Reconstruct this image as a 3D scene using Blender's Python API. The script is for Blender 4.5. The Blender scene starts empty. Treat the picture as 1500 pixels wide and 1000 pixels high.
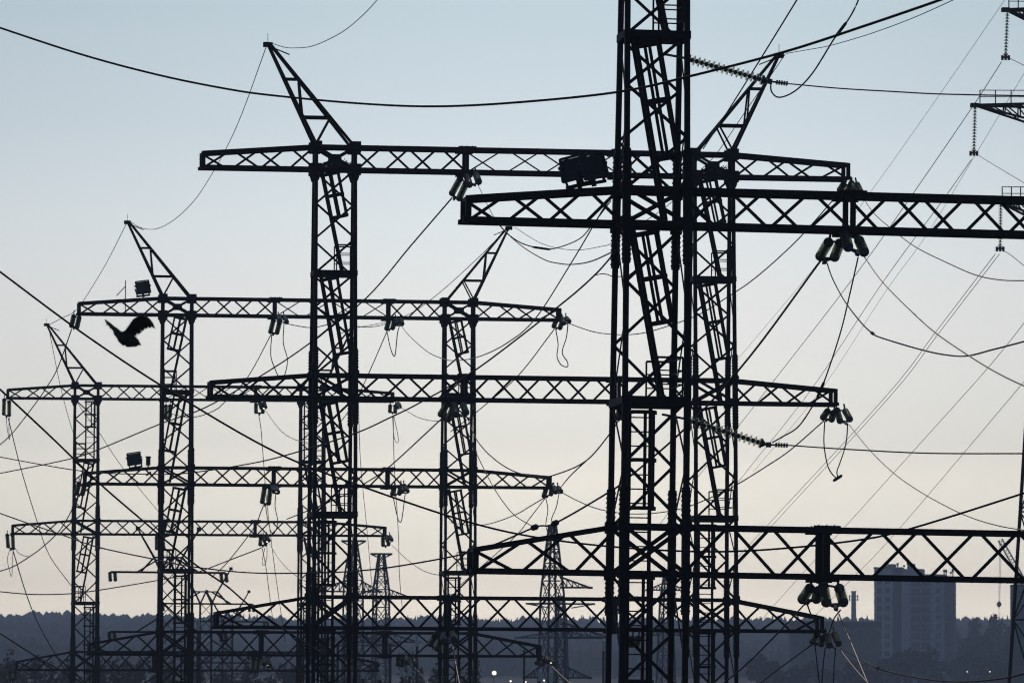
import bpy, bmesh, math, random
from mathutils import Vector, Matrix
random.seed(7)
C = bpy.context.scene
COL = C.collection

# ------------------------------------------------------------------ camera
FPX = 8333.0                      # focal length in photo pixels (200 mm on a 36 mm frame, 1500 px wide)
VPX, VPY, ROLL = -399.0, 1070.0, 0.005
CAM = Vector((0, 0, 6.0))
_v = Vector(((VPX-750)/FPX, -(VPY-500)/FPX, 1)).normalized()      # row direction in (right, up, forward)
_z = Vector((ROLL, 1, -(ROLL*_v.x+_v.y)/_v.z)).normalized()
_x = -(_v.cross(_z)) if (_v.cross(_z)).x < 0 else _v.cross(_z)
R_ = Vector((_x.x, _v.x, _z.x)); U_ = Vector((_x.y, _v.y, _z.y)); F_ = Vector((_x.z, _v.z, _z.z))
cam = bpy.data.cameras.new('camera'); camo = bpy.data.objects.new('camera', cam); COL.objects.link(camo)
M = Matrix.Identity(4)
for i in range(3):
    M[i][0], M[i][1], M[i][2], M[i][3] = R_[i], U_[i], -F_[i], CAM[i]
camo.matrix_world = M
cam.sensor_width = 36; cam.lens = 36*FPX/1500; cam.clip_start = 0.5; cam.clip_end = 30000
cam.dof.use_dof = True; cam.dof.focus_distance = 150; cam.dof.aperture_fstop = 9.0
C.camera = camo

# ------------------------------------------------------------------ sky, sun, exposure
SUN_AZ, SUN_EL = math.radians(8.5), math.radians(33)     # azimuth from +Y towards +X
w = bpy.data.worlds.new("World"); C.world = w; w.use_nodes = True
nt = w.node_tree; nt.nodes.clear()
out = nt.nodes.new('ShaderNodeOutputWorld'); bg = nt.nodes.new('ShaderNodeBackground')
sky = nt.nodes.new('ShaderNodeTexSky'); sky.sky_type = 'NISHITA'; sky.sun_disc = False
sky.sun_elevation = SUN_EL; sky.sun_rotation = SUN_AZ
sky.altitude = 150; sky.air_density = 1.0; sky.dust_density = 2.0; sky.ozone_density = 1.5
bg.inputs[1].default_value = 0.10
SKY = [(0.0228, (2.076, 2.493, 3.56)), (0.0258, (1.884, 2.227, 3.185)), (0.0306, (1.704, 2.02, 2.816)), (0.0354, (1.534, 1.845, 2.552)), (0.045, (1.425, 1.651, 2.206)), (0.051, (1.233, 1.434, 1.917)), (0.078, (1.117, 1.274, 1.648)), (0.0894, (1.031, 1.227, 1.575)), (0.105, (0.88, 1.076, 1.389)), (0.117, (0.803, 1.004, 1.277)), (0.1266, (0.741, 0.953, 1.199))]    # tint of the clear sky by height above the horizon
geo = nt.nodes.new('ShaderNodeTexCoord'); sep = nt.nodes.new('ShaderNodeSeparateXYZ'); nt.links.new(geo.outputs['Generated'], sep.inputs[0])
mr = nt.nodes.new('ShaderNodeMapRange'); mr.inputs['From Min'].default_value = 0; mr.inputs['From Max'].default_value = .2
nt.links.new(sep.outputs['Z'], mr.inputs['Value'])
rp = nt.nodes.new('ShaderNodeValToRGB'); rp.color_ramp.interpolation = 'LINEAR'; nt.links.new(mr.outputs[0], rp.inputs[0])
while len(rp.color_ramp.elements) < len(SKY): rp.color_ramp.elements.new(.5)
for e, (z_, c_) in zip(rp.color_ramp.elements, SKY): e.position = z_/.2; e.color = (*[q/6 for q in c_], 1)
mx = nt.nodes.new('ShaderNodeVectorMath'); mx.operation = 'MULTIPLY'; sc_ = nt.nodes.new('ShaderNodeVectorMath'); sc_.operation = 'SCALE'; sc_.inputs['Scale'].default_value = 6
nt.links.new(sky.outputs[0], mx.inputs[0]); nt.links.new(rp.outputs[0], mx.inputs[1]); nt.links.new(mx.outputs[0], sc_.inputs[0])
# lens vignetting put into the sky colour: dimmer to both sides of the sun
dp = nt.nodes.new('ShaderNodeVectorMath'); dp.operation = 'DOT_PRODUCT'; dp.inputs[1].default_value = (math.cos(SUN_AZ), -math.sin(SUN_AZ), 0); nt.links.new(geo.outputs['Generated'], dp.inputs[0])
def mnode(op, a, b=None, c=None):
    n = nt.nodes.new('ShaderNodeMath'); n.operation = op
    for i, v in enumerate((a, b, c)):
        if v is None: continue
        if isinstance(v, (int, float)): n.inputs[i].default_value = v
        else: nt.links.new(v, n.inputs[i])
    return n.outputs[0]
vignette = mnode('MULTIPLY_ADD', mnode('EXPONENT', mnode('MULTIPLY', mnode('MULTIPLY', dp.outputs['Value'], dp.outputs['Value']), -1/.095**2)), .17, .83)
gl = nt.nodes.new('ShaderNodeVectorMath'); gl.operation = 'SCALE'; nt.links.new(sc_.outputs[0], gl.inputs[0]); nt.links.new(vignette, gl.inputs['Scale'])
nt.links.new(gl.outputs[0], bg.inputs[0]); nt.links.new(bg.outputs[0], out.inputs[0])
sl = bpy.data.lights.new('sun', 'SUN'); sl.energy = 2.5; sl.angle = math.radians(0.5); sl.color = (1, .9, .76)
so = bpy.data.objects.new('sun', sl); COL.objects.link(so)
sd = Vector((math.sin(SUN_AZ)*math.cos(SUN_EL), math.cos(SUN_AZ)*math.cos(SUN_EL), math.sin(SUN_EL)))
so.rotation_euler = sd.to_track_quat('Z', 'Y').to_euler(); so.location = (0, 0, 200)
C.view_settings.view_transform = 'Standard'; C.view_settings.look = 'None'
C.view_settings.exposure = -1.0; C.view_settings.gamma = 1.0
C.render.engine = 'CYCLES'
C.cycles.max_bounces = 8; C.cycles.transmission_bounces = 4; C.cycles.transparent_max_bounces = 64; C.cycles.filter_width = 1.15; C.cycles.diffuse_bounces = 2; C.cycles.glossy_bounces = 3; C.cycles.volume_bounces = 0
C.cycles.caustics_reflective = False; C.cycles.caustics_refractive = False

def W(px, py, Z):                 # a point seen at photo pixel (px, py), Z metres along the optical axis
    return CAM + Z*(F_ + R_*((px-750)/FPX) - U_*((py-500)/FPX))
def ray_y(px, py, y):             # the point of that line of sight on the plane Y = y
    d = F_ + R_*((px-750)/FPX) - U_*((py-500)/FPX)
    return CAM + d*((y-CAM.y)/d.y)
def HOR(px): return VPY + ROLL*(px-VPX)           # photo row of the horizon at a column
def depth(p): return (p-CAM).dot(F_)
def ahead(d, side=0):             # horizontal point d metres along the view and side metres to the right
    f = Vector((F_.x, F_.y, 0)).normalized(); r = Vector((f.y, -f.x, 0))
    return f*d + r*side
def hz(px, d):                    # same, sideways by photo column
    return ahead(d, (px-750)/FPX*d)

# ------------------------------------------------------------------ materials
def mat(name, col, rough=.7, metal=0, spec=.3, var=.3, scale=3.0, col2=None):
    m = bpy.data.materials.new(name); m.use_nodes = True
    n = m.node_tree; b = n.nodes['Principled BSDF']
    b.inputs['Roughness'].default_value = rough; b.inputs['Metallic'].default_value = metal
    b.inputs['Specular IOR Level'].default_value = spec
    t = n.nodes.new('ShaderNodeTexNoise'); t.inputs['Scale'].default_value = scale; t.inputs['Detail'].default_value = 6
    tc = n.nodes.new('ShaderNodeTexCoord'); n.links.new(tc.outputs['Object'], t.inputs['Vector'])
    r = n.nodes.new('ShaderNodeValToRGB')
    a = col2 or tuple(c*(1-var) for c in col); bcol = tuple(min(1, c*(1+var)) for c in col)
    r.color_ramp.elements[0].position = .3; r.color_ramp.elements[1].position = .7
    r.color_ramp.elements[0].color = (*a, 1); r.color_ramp.elements[1].color = (*bcol, 1)
    n.links.new(t.outputs['Fac'], r.inputs['Fac']); n.links.new(r.outputs['Color'], b.inputs['Base Color'])
    return m
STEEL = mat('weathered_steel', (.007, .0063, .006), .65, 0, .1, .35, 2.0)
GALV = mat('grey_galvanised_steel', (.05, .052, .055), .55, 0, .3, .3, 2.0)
CABLE = mat('stranded_cable', (.018, .018, .018), .8, 0, .08, .2, 6)
WARMLIT = mat('sunlit_warm_conductor', (.15, .085, .055), .6, .3, .3, .15, 6)  # warm sunlight on these wires, put into their base colour
PALEW = mat('pale_aluminium_cable', (.10, .10, .105), .6, .2, .3, .2, 6)
CAP = mat('insulator_cap_iron', (.03, .028, .027), .4, .2, .5, .3, 20)
LAMPB = mat('floodlight_housing', (.02, .021, .024), .5, 0, .3, .3, 5)
FEATH = mat('dark_plumage', (.055, .038, .028), .75, 0, .2, .5, 18)
BARK = mat('bark', (.05, .04, .03), .9, 0, .1, .4, 4)
LEAF = mat('dark_foliage', (.032, .036, .022), .85, 0, .1, .5, .6)
BRUSH = mat('brown_brush', (.045, .036, .025), .9, 0, .1, .5, .8)
FOREST = mat('forest_foliage', (.05, .055, .034), .9, 0, .05, .75, .025)
GROUND = mat('meadow_ground', (.020, .022, .015), .95, 0, .05, .4, .02)
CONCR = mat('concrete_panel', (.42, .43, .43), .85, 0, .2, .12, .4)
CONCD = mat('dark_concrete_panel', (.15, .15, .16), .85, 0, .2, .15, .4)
BRICK = mat('red_brown_brick', (.11, .06, .05), .9, 0, .2, .2, .7)
PLAST = mat('grey_render', (.13, .12, .12), .9, 0, .2, .15, .5)
WGLASS = mat('window_glass', (.03, .035, .04), .15, 0, .5, .1, 1)
CHIM = mat('chimney_concrete', (.3, .27, .25), .9, 0, .2, .15, .4)
CRANE = mat('crane_paint', (.3, .24, .1), .6, 0, .3, .2, 1)
glass = bpy.data.materials.new('green_glass'); glass.use_nodes = True          # thin toughened-glass shells
_n = glass.node_tree; _n.nodes.clear()
_o = _n.nodes.new('ShaderNodeOutputMaterial'); _t = _n.nodes.new('ShaderNodeBsdfTransparent'); _t.inputs[0].default_value = (.835, .85, .805, 1)
_l = _n.nodes.new('ShaderNodeBsdfTranslucent'); _l.inputs[0].default_value = (.19, .195, .16, 1)
_g = _n.nodes.new('ShaderNodeBsdfGlossy'); _g.inputs['Color'].default_value = (.9, .9, .85, 1); _g.inputs['Roughness'].default_value = .14
_m1 = _n.nodes.new('ShaderNodeMixShader'); _m1.inputs[0].default_value = .10; _m2 = _n.nodes.new('ShaderNodeMixShader'); _m2.inputs[0].default_value = .10
_n.links.new(_t.outputs[0], _m1.inputs[1]); _n.links.new(_l.outputs[0], _m1.inputs[2]); _n.links.new(_m1.outputs[0], _m2.inputs[1]); _n.links.new(_g.outputs[0], _m2.inputs[2]); _n.links.new(_m2.outputs[0], _o.inputs[0])
lamp = bpy.data.materials.new('lit_lamp'); lamp.use_nodes = True
_n = lamp.node_tree; _n.nodes['Principled BSDF'].inputs['Emission Color'].default_value = (1, .93, .8, 1)
_n.nodes['Principled BSDF'].inputs['Emission Strength'].default_value = 3.0

# ------------------------------------------------------------------ mesh helpers
class MB:
    def __init__(s): s.v = []; s.f = []; s.m = []
    def quadbox(s, c, mi=0):
        n = len(s.v); s.v += [tuple(p) for p in c]
        s.f += [tuple(n+i for i in q) for q in ((0,3,2,1),(4,5,6,7),(0,1,5,4),(1,2,6,5),(2,3,7,6),(3,0,4,7))]
        s.m += [mi]*6
    def bar(s, p, q, a, b=None, up=None, mi=0):
        p, q = Vector(p), Vector(q); b = b or a; d = q-p
        if d.length < 1e-6: return
        d.normalize(); u = Vector(up) if up else Vector((0, 1, 0))
        if abs(d.dot(u)) > .98: u = Vector((1, 0, 0))
        x = d.cross(u).normalized()*(a/2); y = x.cross(d).normalized()*(b/2)
        s.quadbox([p-x-y, p+x-y, p+x+y, p-x+y, q-x-y, q+x-y, q+x+y, q-x+y], mi)
    def box(s, lo, hi, mi=0):
        x0, y0, z0 = lo; x1, y1, z1 = hi
        s.quadbox([(x0,y0,z0),(x1,y0,z0),(x1,y1,z0),(x0,y1,z0),(x0,y0,z1),(x1,y0,z1),(x1,y1,z1),(x0,y1,z1)], mi)
    def tube(s, pts, r, n=6, mi=0, rr=None):
        base = len(s.v); L = len(pts); pts = [Vector(p) for p in pts]
        for i, p in enumerate(pts):
            d = (pts[min(i+1, L-1)]-pts[max(i-1, 0)])
            if d.length < 1e-9: d = Vector((0, 0, 1))
            d.normalize(); u = Vector((0, 0, 1)) if abs(d.z) < .9 else Vector((1, 0, 0))
            x = d.cross(u).normalized(); y = d.cross(x)
            ri = rr[i] if rr else r
            for k in range(n):
                a = 2*math.pi*k/n; s.v.append(tuple(p+(x*math.cos(a)+y*math.sin(a))*ri))
        for i in range(L-1):
            for k in range(n):
                a = base+i*n+k; b = base+i*n+(k+1) % n
                s.f.append((a, b, b+n, a+n)); s.m.append(mi)
        s.f.append(tuple(base+k for k in range(n))[::-1]); s.m.append(mi)
        s.f.append(tuple(base+(L-1)*n+k for k in range(n))); s.m.append(mi)
    def lathe(s, prof, z0=0, n=16, mi=0):        # closed profile [(r, z)] turned round Z
        base = len(s.v)
        for r, z in prof:
            for k in range(n):
                a = 2*math.pi*k/n; s.v.append((r*math.cos(a), r*math.sin(a), z0+z))
        for i in range(len(prof)-1):
            for k in range(n):
                a = base+i*n+k; b = base+i*n+(k+1) % n
                s.f.append((a, b, b+n, a+n)); s.m.append(mi)
    def mesh(s, name, mats, smooth=False):
        me = bpy.data.meshes.new(name); me.from_pydata(s.v, [], s.f)
        for m in (mats if isinstance(mats, (list, tuple)) else [mats]): me.materials.append(m)
        me.polygons.foreach_set('material_index', s.m)
        if smooth: me.polygons.foreach_set('use_smooth', [True]*len(s.f))
        me.update(); return me
def link(name, me, parent=None, loc=None):
    o = bpy.data.objects.new(name, me); COL.objects.link(o)
    if parent: o.parent = parent
    if loc is not None: o.location = loc
    return o
def thing(name, label, cat, loc, group=None):
    o = link(name, None, None, loc); o['label'] = label; o['category'] = cat
    if group: o['group'] = group
    return o
def tag(o, label, cat, group=None):
    o['label'] = label; o['category'] = cat
    if group: o['group'] = group
    return o
def part(name, mb, m, parent, smooth=False): return link(name, mb.mesh(name, m, smooth), parent)

# ------------------------------------------------------------------ ground
HP = [(-2000,0),(0,0),(600,0),(900,10.5),(1300,14),(1800,20),(2500,35),(3000,51),(3500,66),(4200,70),(5200,55),(9000,20)]
def height(d):
    for (a, ha), (b, hb) in zip(HP, HP[1:]):
        if d <= b:
            t = (d-a)/(b-a); t = t*t*(3-2*t) if ha == 0 else t
            return ha+(hb-ha)*t
    return 20
def lift(d, side):                # the ridge climbs a little towards the right
    t = max(0, min(1, (d-2000)/1200)); t = t*t*(3-2*t); px = max(-400, min(1900, 750+side/max(d, 1)*FPX))
    return t*ROLL*(px-VPX)/FPX*d
gm = MB(); ds = [-1500,-500,0,200,400,550,650,720,780,840,900,1000,1150,1300,1550,1800,2150,2500,2750,3000,3250,3500,3850,4200,5200,7000,9000]
sw = [-4000,-2500,-1500,-900,-500,-250,-100,0,100,250,500,900,1500,2500,4000]
for d in ds:
    for x in sw:
        p = ahead(d, x); gm.v.append((p.x, p.y, height(d)+lift(d, x)))
for i in range(len(ds)-1):
    for j in range(len(sw)-1):
        a = i*len(sw)+j; gm.f.append((a, a+1, a+1+len(sw), a+len(sw))); gm.m.append(0)
link('ground', gm.mesh('ground', GROUND, True))['kind'] = 'structure'

# ------------------------------------------------------------------ portal gantries
ZA = FPX/63.35; PA = W(949, 330, ZA)
GZ = {'A': ZA, 'B': FPX/41.68, 'C': FPX/30.87, 'D': FPX/24.65}
GP = {k: PA + Vector((0, 1, 0))*((z-ZA)/F_.y) for k, z in GZ.items()}
GP['E'] = GP['D'] + Vector((0, 69, 0))
H2 = PA.z                                   # height of the middle beam's bottom chord
XR = 13.5                                   # distance of the two columns
LV = [(8.05, .79, .49, .97), (0.0, .80, .49, .90), (-8.05, 1.08, .48, 1.22)]   # bottom, depth, depth at the tip, panel
EXT = [(-4.67, XR+4.83), (-4.33, XR+4.38), (-4.05, XR+3.9)]
HANG = [4.65, 10.1]
def hx(z): return .69 + (8.05-z)*.0022
def hy(z):
    q = [(9, .66), (8, .7), (3.6, 1.12), (0, 1.58), (-2.7, 1.82), (-9, 1.98), (-30, 2.4)]
    for (a, ya), (b, yb) in zip(q, q[1:]):
        if z >= b: return (ya+(yb-ya)*(a-z)/(a-b))/2
    return 1.2
def build_column(parent, cx, lean, vertical_top, zoff):
    m = MB(); LEG = .125
    def P(sx, sy, z): return Vector((cx+sx*hx(z), sy*hy(z), z+zoff))
    zs = [8.85, 8.05, 4.38, .8, 0, -4.1, -6.97, -8.05, -12.2, -H2]
    for sx in (-1, 1):
        for sy in (-1, 1):
            for a, b in zip(zs, zs[1:]): m.bar(P(sx, sy, a), P(sx, sy, b), LEG)
            for zz in (0, -8.05):                                 # bolted splices above and below the beams
                dz = .8 if zz == 0 else 1.07
                m.bar(P(sx, sy, zz+dz+.9), P(sx, sy, zz-.95), LEG+.05)
                for k in range(7):
                    for z in (zz+dz+.15+k*.11, zz-.2-k*.11):
                        q = P(sx, sy, z); m.bar(q-Vector((.115, 0, 0)), q+Vector((.115, 0, 0)), .035)
    segs = [(8.05, 4.38), (4.38, .8), (0, -4.1), (-4.1, -6.97), (-8.05, -12.2), (-12.2, -H2)]
    for a, b in segs:
        n = max(2, round((a-b)/(1.17 if a > 2 else 1.5))); h = (a-b)/n
        for i in range(n):
            z0, z1 = a-i*h, a-(i+1)*h; s = 1 if i % 2 else -1
            m.bar(P(-s, -1, z0), P(s, -1, z1), .078, .02); m.bar(P(s, 1, z0), P(-s, 1, z1), .072, .02)
        n2 = max(1, round((a-b)/1.9)); h = (a-b)/n2
        for i in range(n2):
            z0, z1 = a-i*h, a-(i+1)*h; s = 1 if i % 2 else -1
            for sx in (-1, 1): m.bar(P(sx, -s, z0), P(sx, s, z1), .085, .02, up=(1, 0, 0))
        for z in (a, b):
            for sy in (-1, 1): m.bar(P(-1, sy, z), P(1, sy, z), .09)
            for sx in (-1, 1): m.bar(P(sx, -1, z), P(sx, 1, z), .09)
    for zb, dz, _, _ in LV:                                       # heavy X in the bay of every beam, gusset plates
        for sy in (-1, 1):
            m.bar(P(-1, sy, zb), P(1, sy, zb+dz), .10, .03); m.bar(P(-1, sy, zb+dz), P(1, sy, zb), .10, .03)
            c = (P(-1, sy, zb)+P(1, sy, zb+dz))/2
            if zb > 1: m.box(c+Vector((-.2, -.03, -.13)), c+Vector((.2, .03, .13)))
            for sx in (-1, 1):
                for z in (zb, zb+dz):
                    gs = .2 if zb > 1 else .13; c = P(sx, sy, z); m.box(c+Vector((-gs, -.075, -gs)), c+Vector((gs, .075, gs)))
                if zb < 1: continue
                c = P(sx, sy, zb-.24); w0, w1 = .09, .19
                m.quadbox([c+Vector((x, y, z)) for z, w_ in ((-.16, w0), (.16, w1)) for x, y in ((-w_, -.07), (w_, -.07), (w_, .07), (-w_, .07))])
    for sx in (-1, 1):
        for sy in (-1, 1):                                         # concrete-footed base shoe
            c = P(sx, sy, -H2); m.box(c+Vector((-.3, -.3, -.05)), c+Vector((.3, .3, .25)))
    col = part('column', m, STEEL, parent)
    # platforms with a railing, ladders with safety cages
    for zp in (4.38, -4.1, -12.2):
        pm = MB(); x0, x1, y0, y1 = cx-hx(zp)-.08, cx+hx(zp)+.08, -hy(zp)-.08, hy(zp)+.08
        pm.box((x0, y0, zp+zoff-.09), (x1, y1, zp+zoff+.09)); part('platform', pm, STEEL, col)
        rm = MB(); s = 1 if lean > 0 else -1
        xa, xb = cx+s*.05, cx+s*(hx(zp)-.08)
        for yy in (-hy(zp)+.12, hy(zp)-.12):
            for x in (xa, (xa+xb)/2 if zp < 0 else xa, xb): rm.bar((x, yy, zp+zoff+.09), (x, yy, zp+zoff+1.0), .04)
            for q in (.38, .7, 1.0): rm.bar((xa, yy, zp+zoff+q), (xb, yy, zp+zoff+q), .03 if q < 1 else .05)
        for q in (.38, .7, 1.0): rm.bar((xb, -hy(zp)+.12, zp+zoff+q), (xb, hy(zp)-.12, zp+zoff+q), .03)
        part('railing', rm, STEEL, col)
    runs = [(8.0, 4.4, 'v' if vertical_top else 'l'), (4.3, .1, 'l'), (-.1, -4.1, 'l'), (-4.2, -8.0, 'v'), (-8.0, -12.2, 'v'), (-12.3, -H2+.2, 'v')]
    for ri, (zt, zb, kind) in enumerate(runs):
        lm = MB(); cm = MB(); s = 1 if lean > 0 else -1
        if kind == 'l':
            T = Vector((cx-s*.46, 0, zt+zoff)); B = Vector((cx+s*.3, 0, zb+zoff)); wd = Vector((0, .24, 0)); out_ = Vector((s, 0, 0))
        else:
            T = Vector((cx-s*.22, 0, zt+zoff)); B = Vector((cx-s*.22, 0, zb+zoff)); wd = Vector((.25, 0, 0)); out_ = Vector((0, -1, 0))
        d = (B-T); L = d.length; d.normalize(); out_ = (out_-out_.dot(d)*d).normalized()
        for q in (-1, 1): lm.bar(T+wd*q, B+wd*q, .085, .05)
        k = .25
        while k < L: lm.bar(T+d*k-wd, T+d*k+wd, .03); k += .33
        part('ladder', lm, STEEL, col)
        c0, c1 = .15, L*(.46, .66, .55, .62, .6, .6)[ri]
        for t in (c0, (c0+c1)/2, c1):
            a = T+d*t; e = out_*.56; ww = wd*1.25
            for p, q in ((a-wd, a-ww+e*.5), (a-ww+e*.5, a-ww*.7+e), (a-ww*.7+e, a+ww*.7+e), (a+ww*.7+e, a+ww+e*.5), (a+ww+e*.5, a+wd)):
                cm.bar(p, q, .085, .085, up=d)
        for off in (-wd*1.25+out_*.28, -wd*.6+out_*.56, wd*.6+out_*.56, wd*1.25+out_*.28) if kind == 'l' else (-wd*1.1+out_*.28, wd*.15+out_*.56, wd*1.1+out_*.28):
            cm.bar(T+d*c0+off, T+d*c1+off, .07, .05)
        part('safety_cage', cm, STEEL, col)
    return col
def build_beam(parent, i, zoff, hang):
    zb, dz, de, pan = LV[i]; m = MB(); xl, xr = EXT[i]; CH = .115; D = .45
    def top(x):
        if x < -.7: return zb+de+(dz-de)*(x-xl)/(-.7-xl)
        if x > XR+.7: return zb+de+(dz-de)*(xr-x)/(xr-XR-.7)
        return zb+dz
    for sy in (-1, 1):
        m.bar((xl-.12, sy*D, zb+zoff), (xr+.12, sy*D, zb+zoff), CH)
        for a, b in ((xl, -.7), (-.7, XR+.7), (XR+.7, xr)): m.bar((a, sy*D, top(a)+zoff), (b, sy*D, top(b)+zoff), CH)
        for x in (xl, xr): m.bar((x, sy*D, zb+zoff), (x, sy*D, top(x)+zoff+.05), .13)
    stops = [xl, -.7, .7] + list(hang) + [XR-.7, XR+.7, xr]
    for a, b in zip(stops, stops[1:]):
        if a == -.7 or a == XR-.7: continue
        n = max(2, round((b-a)/(1.3 if i == 0 and a == hang[0] else pan))); h = (b-a)/n
        for k in range(n):
            x0, x1 = a+k*h, a+(k+1)*h; g = .06
            s = k % 2
            for sy in (-1, 1):
                za0, za1 = (zb, top(x1-g)) if (s == 0) == (sy < 0) else (top(x0+g), zb)
                m.bar((x0+g, sy*D, za0+zoff), (x1-g, sy*D, za1+zoff), .05 if (i == 0 and a == hang[0]) else .078, .02)
            for zf in (zb, None):
                z0 = zb if zf is not None else top(x0); z1 = zb if zf is not None else top(x1)
                m.bar((x0, -D if s else D, z0+zoff), (x1, D if s else -D, z1+zoff), .045, .03, up=(0, 0, 1))
    for x in (xl, xr, -.75, .75, XR-.75, XR+.75): 
        for z in (zb, top(x)): m.bar((x, -D, z+zoff), (x, D, z+zoff), .09)
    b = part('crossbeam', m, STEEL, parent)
    for x in hang:
        hm = MB(); pw = .12 if i < 2 else .16
        for sx in (0,):
            for sy in (-1, 1): hm.bar((x+sx, sy*(D+.0), zb+zoff+.03), (x+sx, sy*(D+.0), top(x)+zoff), pw, .1)
        for sy in (-1, 1):
            hm.box((x-.32, sy*(D+.075)-.012, top(x)+zoff-.09), (x+.32, sy*(D+.075)+.012, top(x)+zoff+.09))
            for k in range(7):
                q = x-.28+k*.093; hm.bar((q, sy*D, top(x)+zoff+.05), (q, sy*D, top(x)+zoff+.1+.015*(k % 2)), .035)
            hm.box((x-.3, sy*(D)-.09, zb+zoff-.12), (x+.3, sy*(D)+.09, zb+zoff-.052))
        for z in (zb+zoff-.08, top(x)+zoff): hm.bar((x, -D, z), (x, D, z), .12)
        part('hanger_post', hm, STEEL, b)
    return b
def build_spire(parent, cx, s, zoff):
    m = MB(); zt = 8.05+.79; tip = Vector((cx+s*2.4, 0, zt+3.62+zoff))
    for sy in (-1, 1):
        o = Vector((cx+s*.66, sy*.42, zt+zoff)); i = Vector((cx-s*.66, sy*.42, zt+zoff)); tp = tip+Vector((0, sy*.05, 0))
        m.bar(o, tp, .095); m.bar(i, tp+Vector((.08*-s, 0, 0)), .095)
        L = lambda t: tp+(o-tp)*t
        I = lambda t: tp+(i-tp)*t
        m.bar(L(.34), I(.34), .07); m.bar(L(.71), I(.71), .07); m.bar(I(.36), L(.70), .06); m.bar(I(.72), L(.98), .06)
    for t in (.34, .71):
        a = tip+(Vector((cx+s*.66, -.42, zt+zoff))-tip)*t; b = Vector((a.x, -a.y, a.z)); m.bar(a, b, .05)
    m.box(tip+Vector((-.16, -.12, -.1)), tip+Vector((.16, .12, .06)))
    m.bar(tip, tip+Vector((0, 0, .38)), .018); m.bar(tip+Vector((-s*.1, 0, -.1)), tip+Vector((-s*.75, -.2, -.38)), .04)
    return part('spire', m, STEEL, parent)
GROLL = {'A': .0085, 'B': 0, 'C': -.002, 'D': -.004}
GLAB = {'A': 'largest nearest portal gantry whose dark lattice column runs from top to bottom edge',
        'B': 'second portal gantry with two tall spires and three crossbeams above frame centre',
        'C': 'third portal gantry with a floodlight and the flying bird at its upper left',
        'D': 'smallest and farthest portal gantry standing at the left edge of the row'}
LEAN = {'A': (1, 1), 'B': (1, 1), 'C': (-1, 1), 'D': (-1, 1)}
for k in 'ABCD':
    p = GP[k]; r = GROLL[k]
    g = thing('portal_gantry', GLAB[k], 'gantry', (p.x-H2*r+(.085 if k == 'A' else 0), p.y, 0), 'portal gantries standing in a row')
    g.rotation_euler.y = r
    for cx, ln in ((0, LEAN[k][0]), (XR, LEAN[k][1])): build_column(g, cx, ln, k == 'D', H2)
    for i in range(3): build_beam(g, i, H2, [4.65, 10.1] if i < 2 else [4.1, 10.0])
    build_spire(g, 0, -1, H2); build_spire(g, XR, 1, H2)

# ------------------------------------------------------------------ insulator strings
def string_mesh(n, sp=.127, r=.125):
    m = MB(); z = 0
    m.lathe([(.001, 0), (.02, 0), (.02, .12), (.001, .12)], 0, 6, 1)
    for k in range(n):
        z = .1+k*sp
        m.lathe([(.001, 0), (.052, .005), (.062, .03), (.058, .06), (.03, .075), (.001, .075)], z, 10, 1)
        m.lathe([(.04, .05), (.075, .055), (r*.9, .075), (r, .1), (r*.985, .108), (r*.86, .092), (r*.8, .112), (r*.66, .095), (r*.55, .108), (.035, .085), (.04, .05)], z, 18, 0)
        m.lathe([(.018, .06), (.018, .135), (.001, .135)], z, 6, 1)
    zt = .1+n*sp
    for z_ in (.045, zt-.02): m.lathe([(.001, 0), (r*.93, .004), (r*.97, .02), (r*.9, .036), (.001, .04)], z_, 14, 1)
    m.lathe([(.001, 0), (.085, .0), (.09, .03), (.06, .07), (.02, .12), (.001, .12)], zt, 10, 1)
    return m.mesh('disc_string', [glass, CAP], True), zt+.12
SM = {}
def get_string(n):
    if n not in SM: SM[n] = string_mesh(n)
    return SM[n]
def aim(px0, py0, px1, py1, p0, L, sign):         # end point L metres from p0 that is seen at (px1, py1), behind (+) or in front (-)
    Z = depth(p0); best = None
    d = F_ + R_*((px1-750)/FPX) - U_*((py1-500)/FPX)
    oc = CAM-p0; a = d.dot(d); b = 2*d.dot(oc); c = oc.dot(oc)-L*L
    disc = b*b-4*a*c
    if disc <= 0:
        q = CAM+d*Z; return p0+(q-p0).normalized()*L
    t = (-b+sign*math.sqrt(disc))/(2*a)
    return CAM+d*t
def insulator(label, g, dy, strings, n, sign, group='double glass insulator strings'):
    me, L = get_string(n); y = GP[g].y+dy; ends = []; tops = []
    t0 = ray_y(strings[0][0], strings[0][1], y)
    root = thing('insulator_string', label, 'insulator', t0, group)
    for (a, b, c, d) in strings:
        p = ray_y(a, b, y); e = aim(a, b, c, d, p, L, sign)
        o = link('disc_string', me, root, p-t0)
        o.rotation_mode = 'QUATERNION'; o.rotation_quaternion = (e-p).to_track_quat('Z', 'Y')
        tops.append(p); ends.append(e)
    ym = MB()
    if len(tops) > 1:
        ym.bar(tops[0]-t0, tops[1]-t0, .05)
    mid = sum(tops, Vector())/len(tops)
    for p in tops: ym.bar(p-t0, p-t0+Vector((0, -dy*.6, .25)), .05)
    part('top_yoke', ym, CAP, root)
    bm_ = MB(); em = sum(ends, Vector())/len(ends); dr = (ends[0]-tops[0]).normalized()
    if len(ends) > 1:
        bm_.bar(ends[0]-t0, ends[1]-t0, .06); 
        for e in ends: bm_.bar(e-t0, em+dr*.18-t0, .05)
    bm_.bar(em+dr*.1-t0, em+dr*.34-t0, .09, .07)
    part('clamp', bm_, CAP, root)
    return em+dr*.3
NG = {'A': 'nearest gantry', 'B': 'second gantry', 'C': 'third gantry', 'D': 'fourth gantry'}
LVN = ['top', 'middle', 'bottom']
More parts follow.
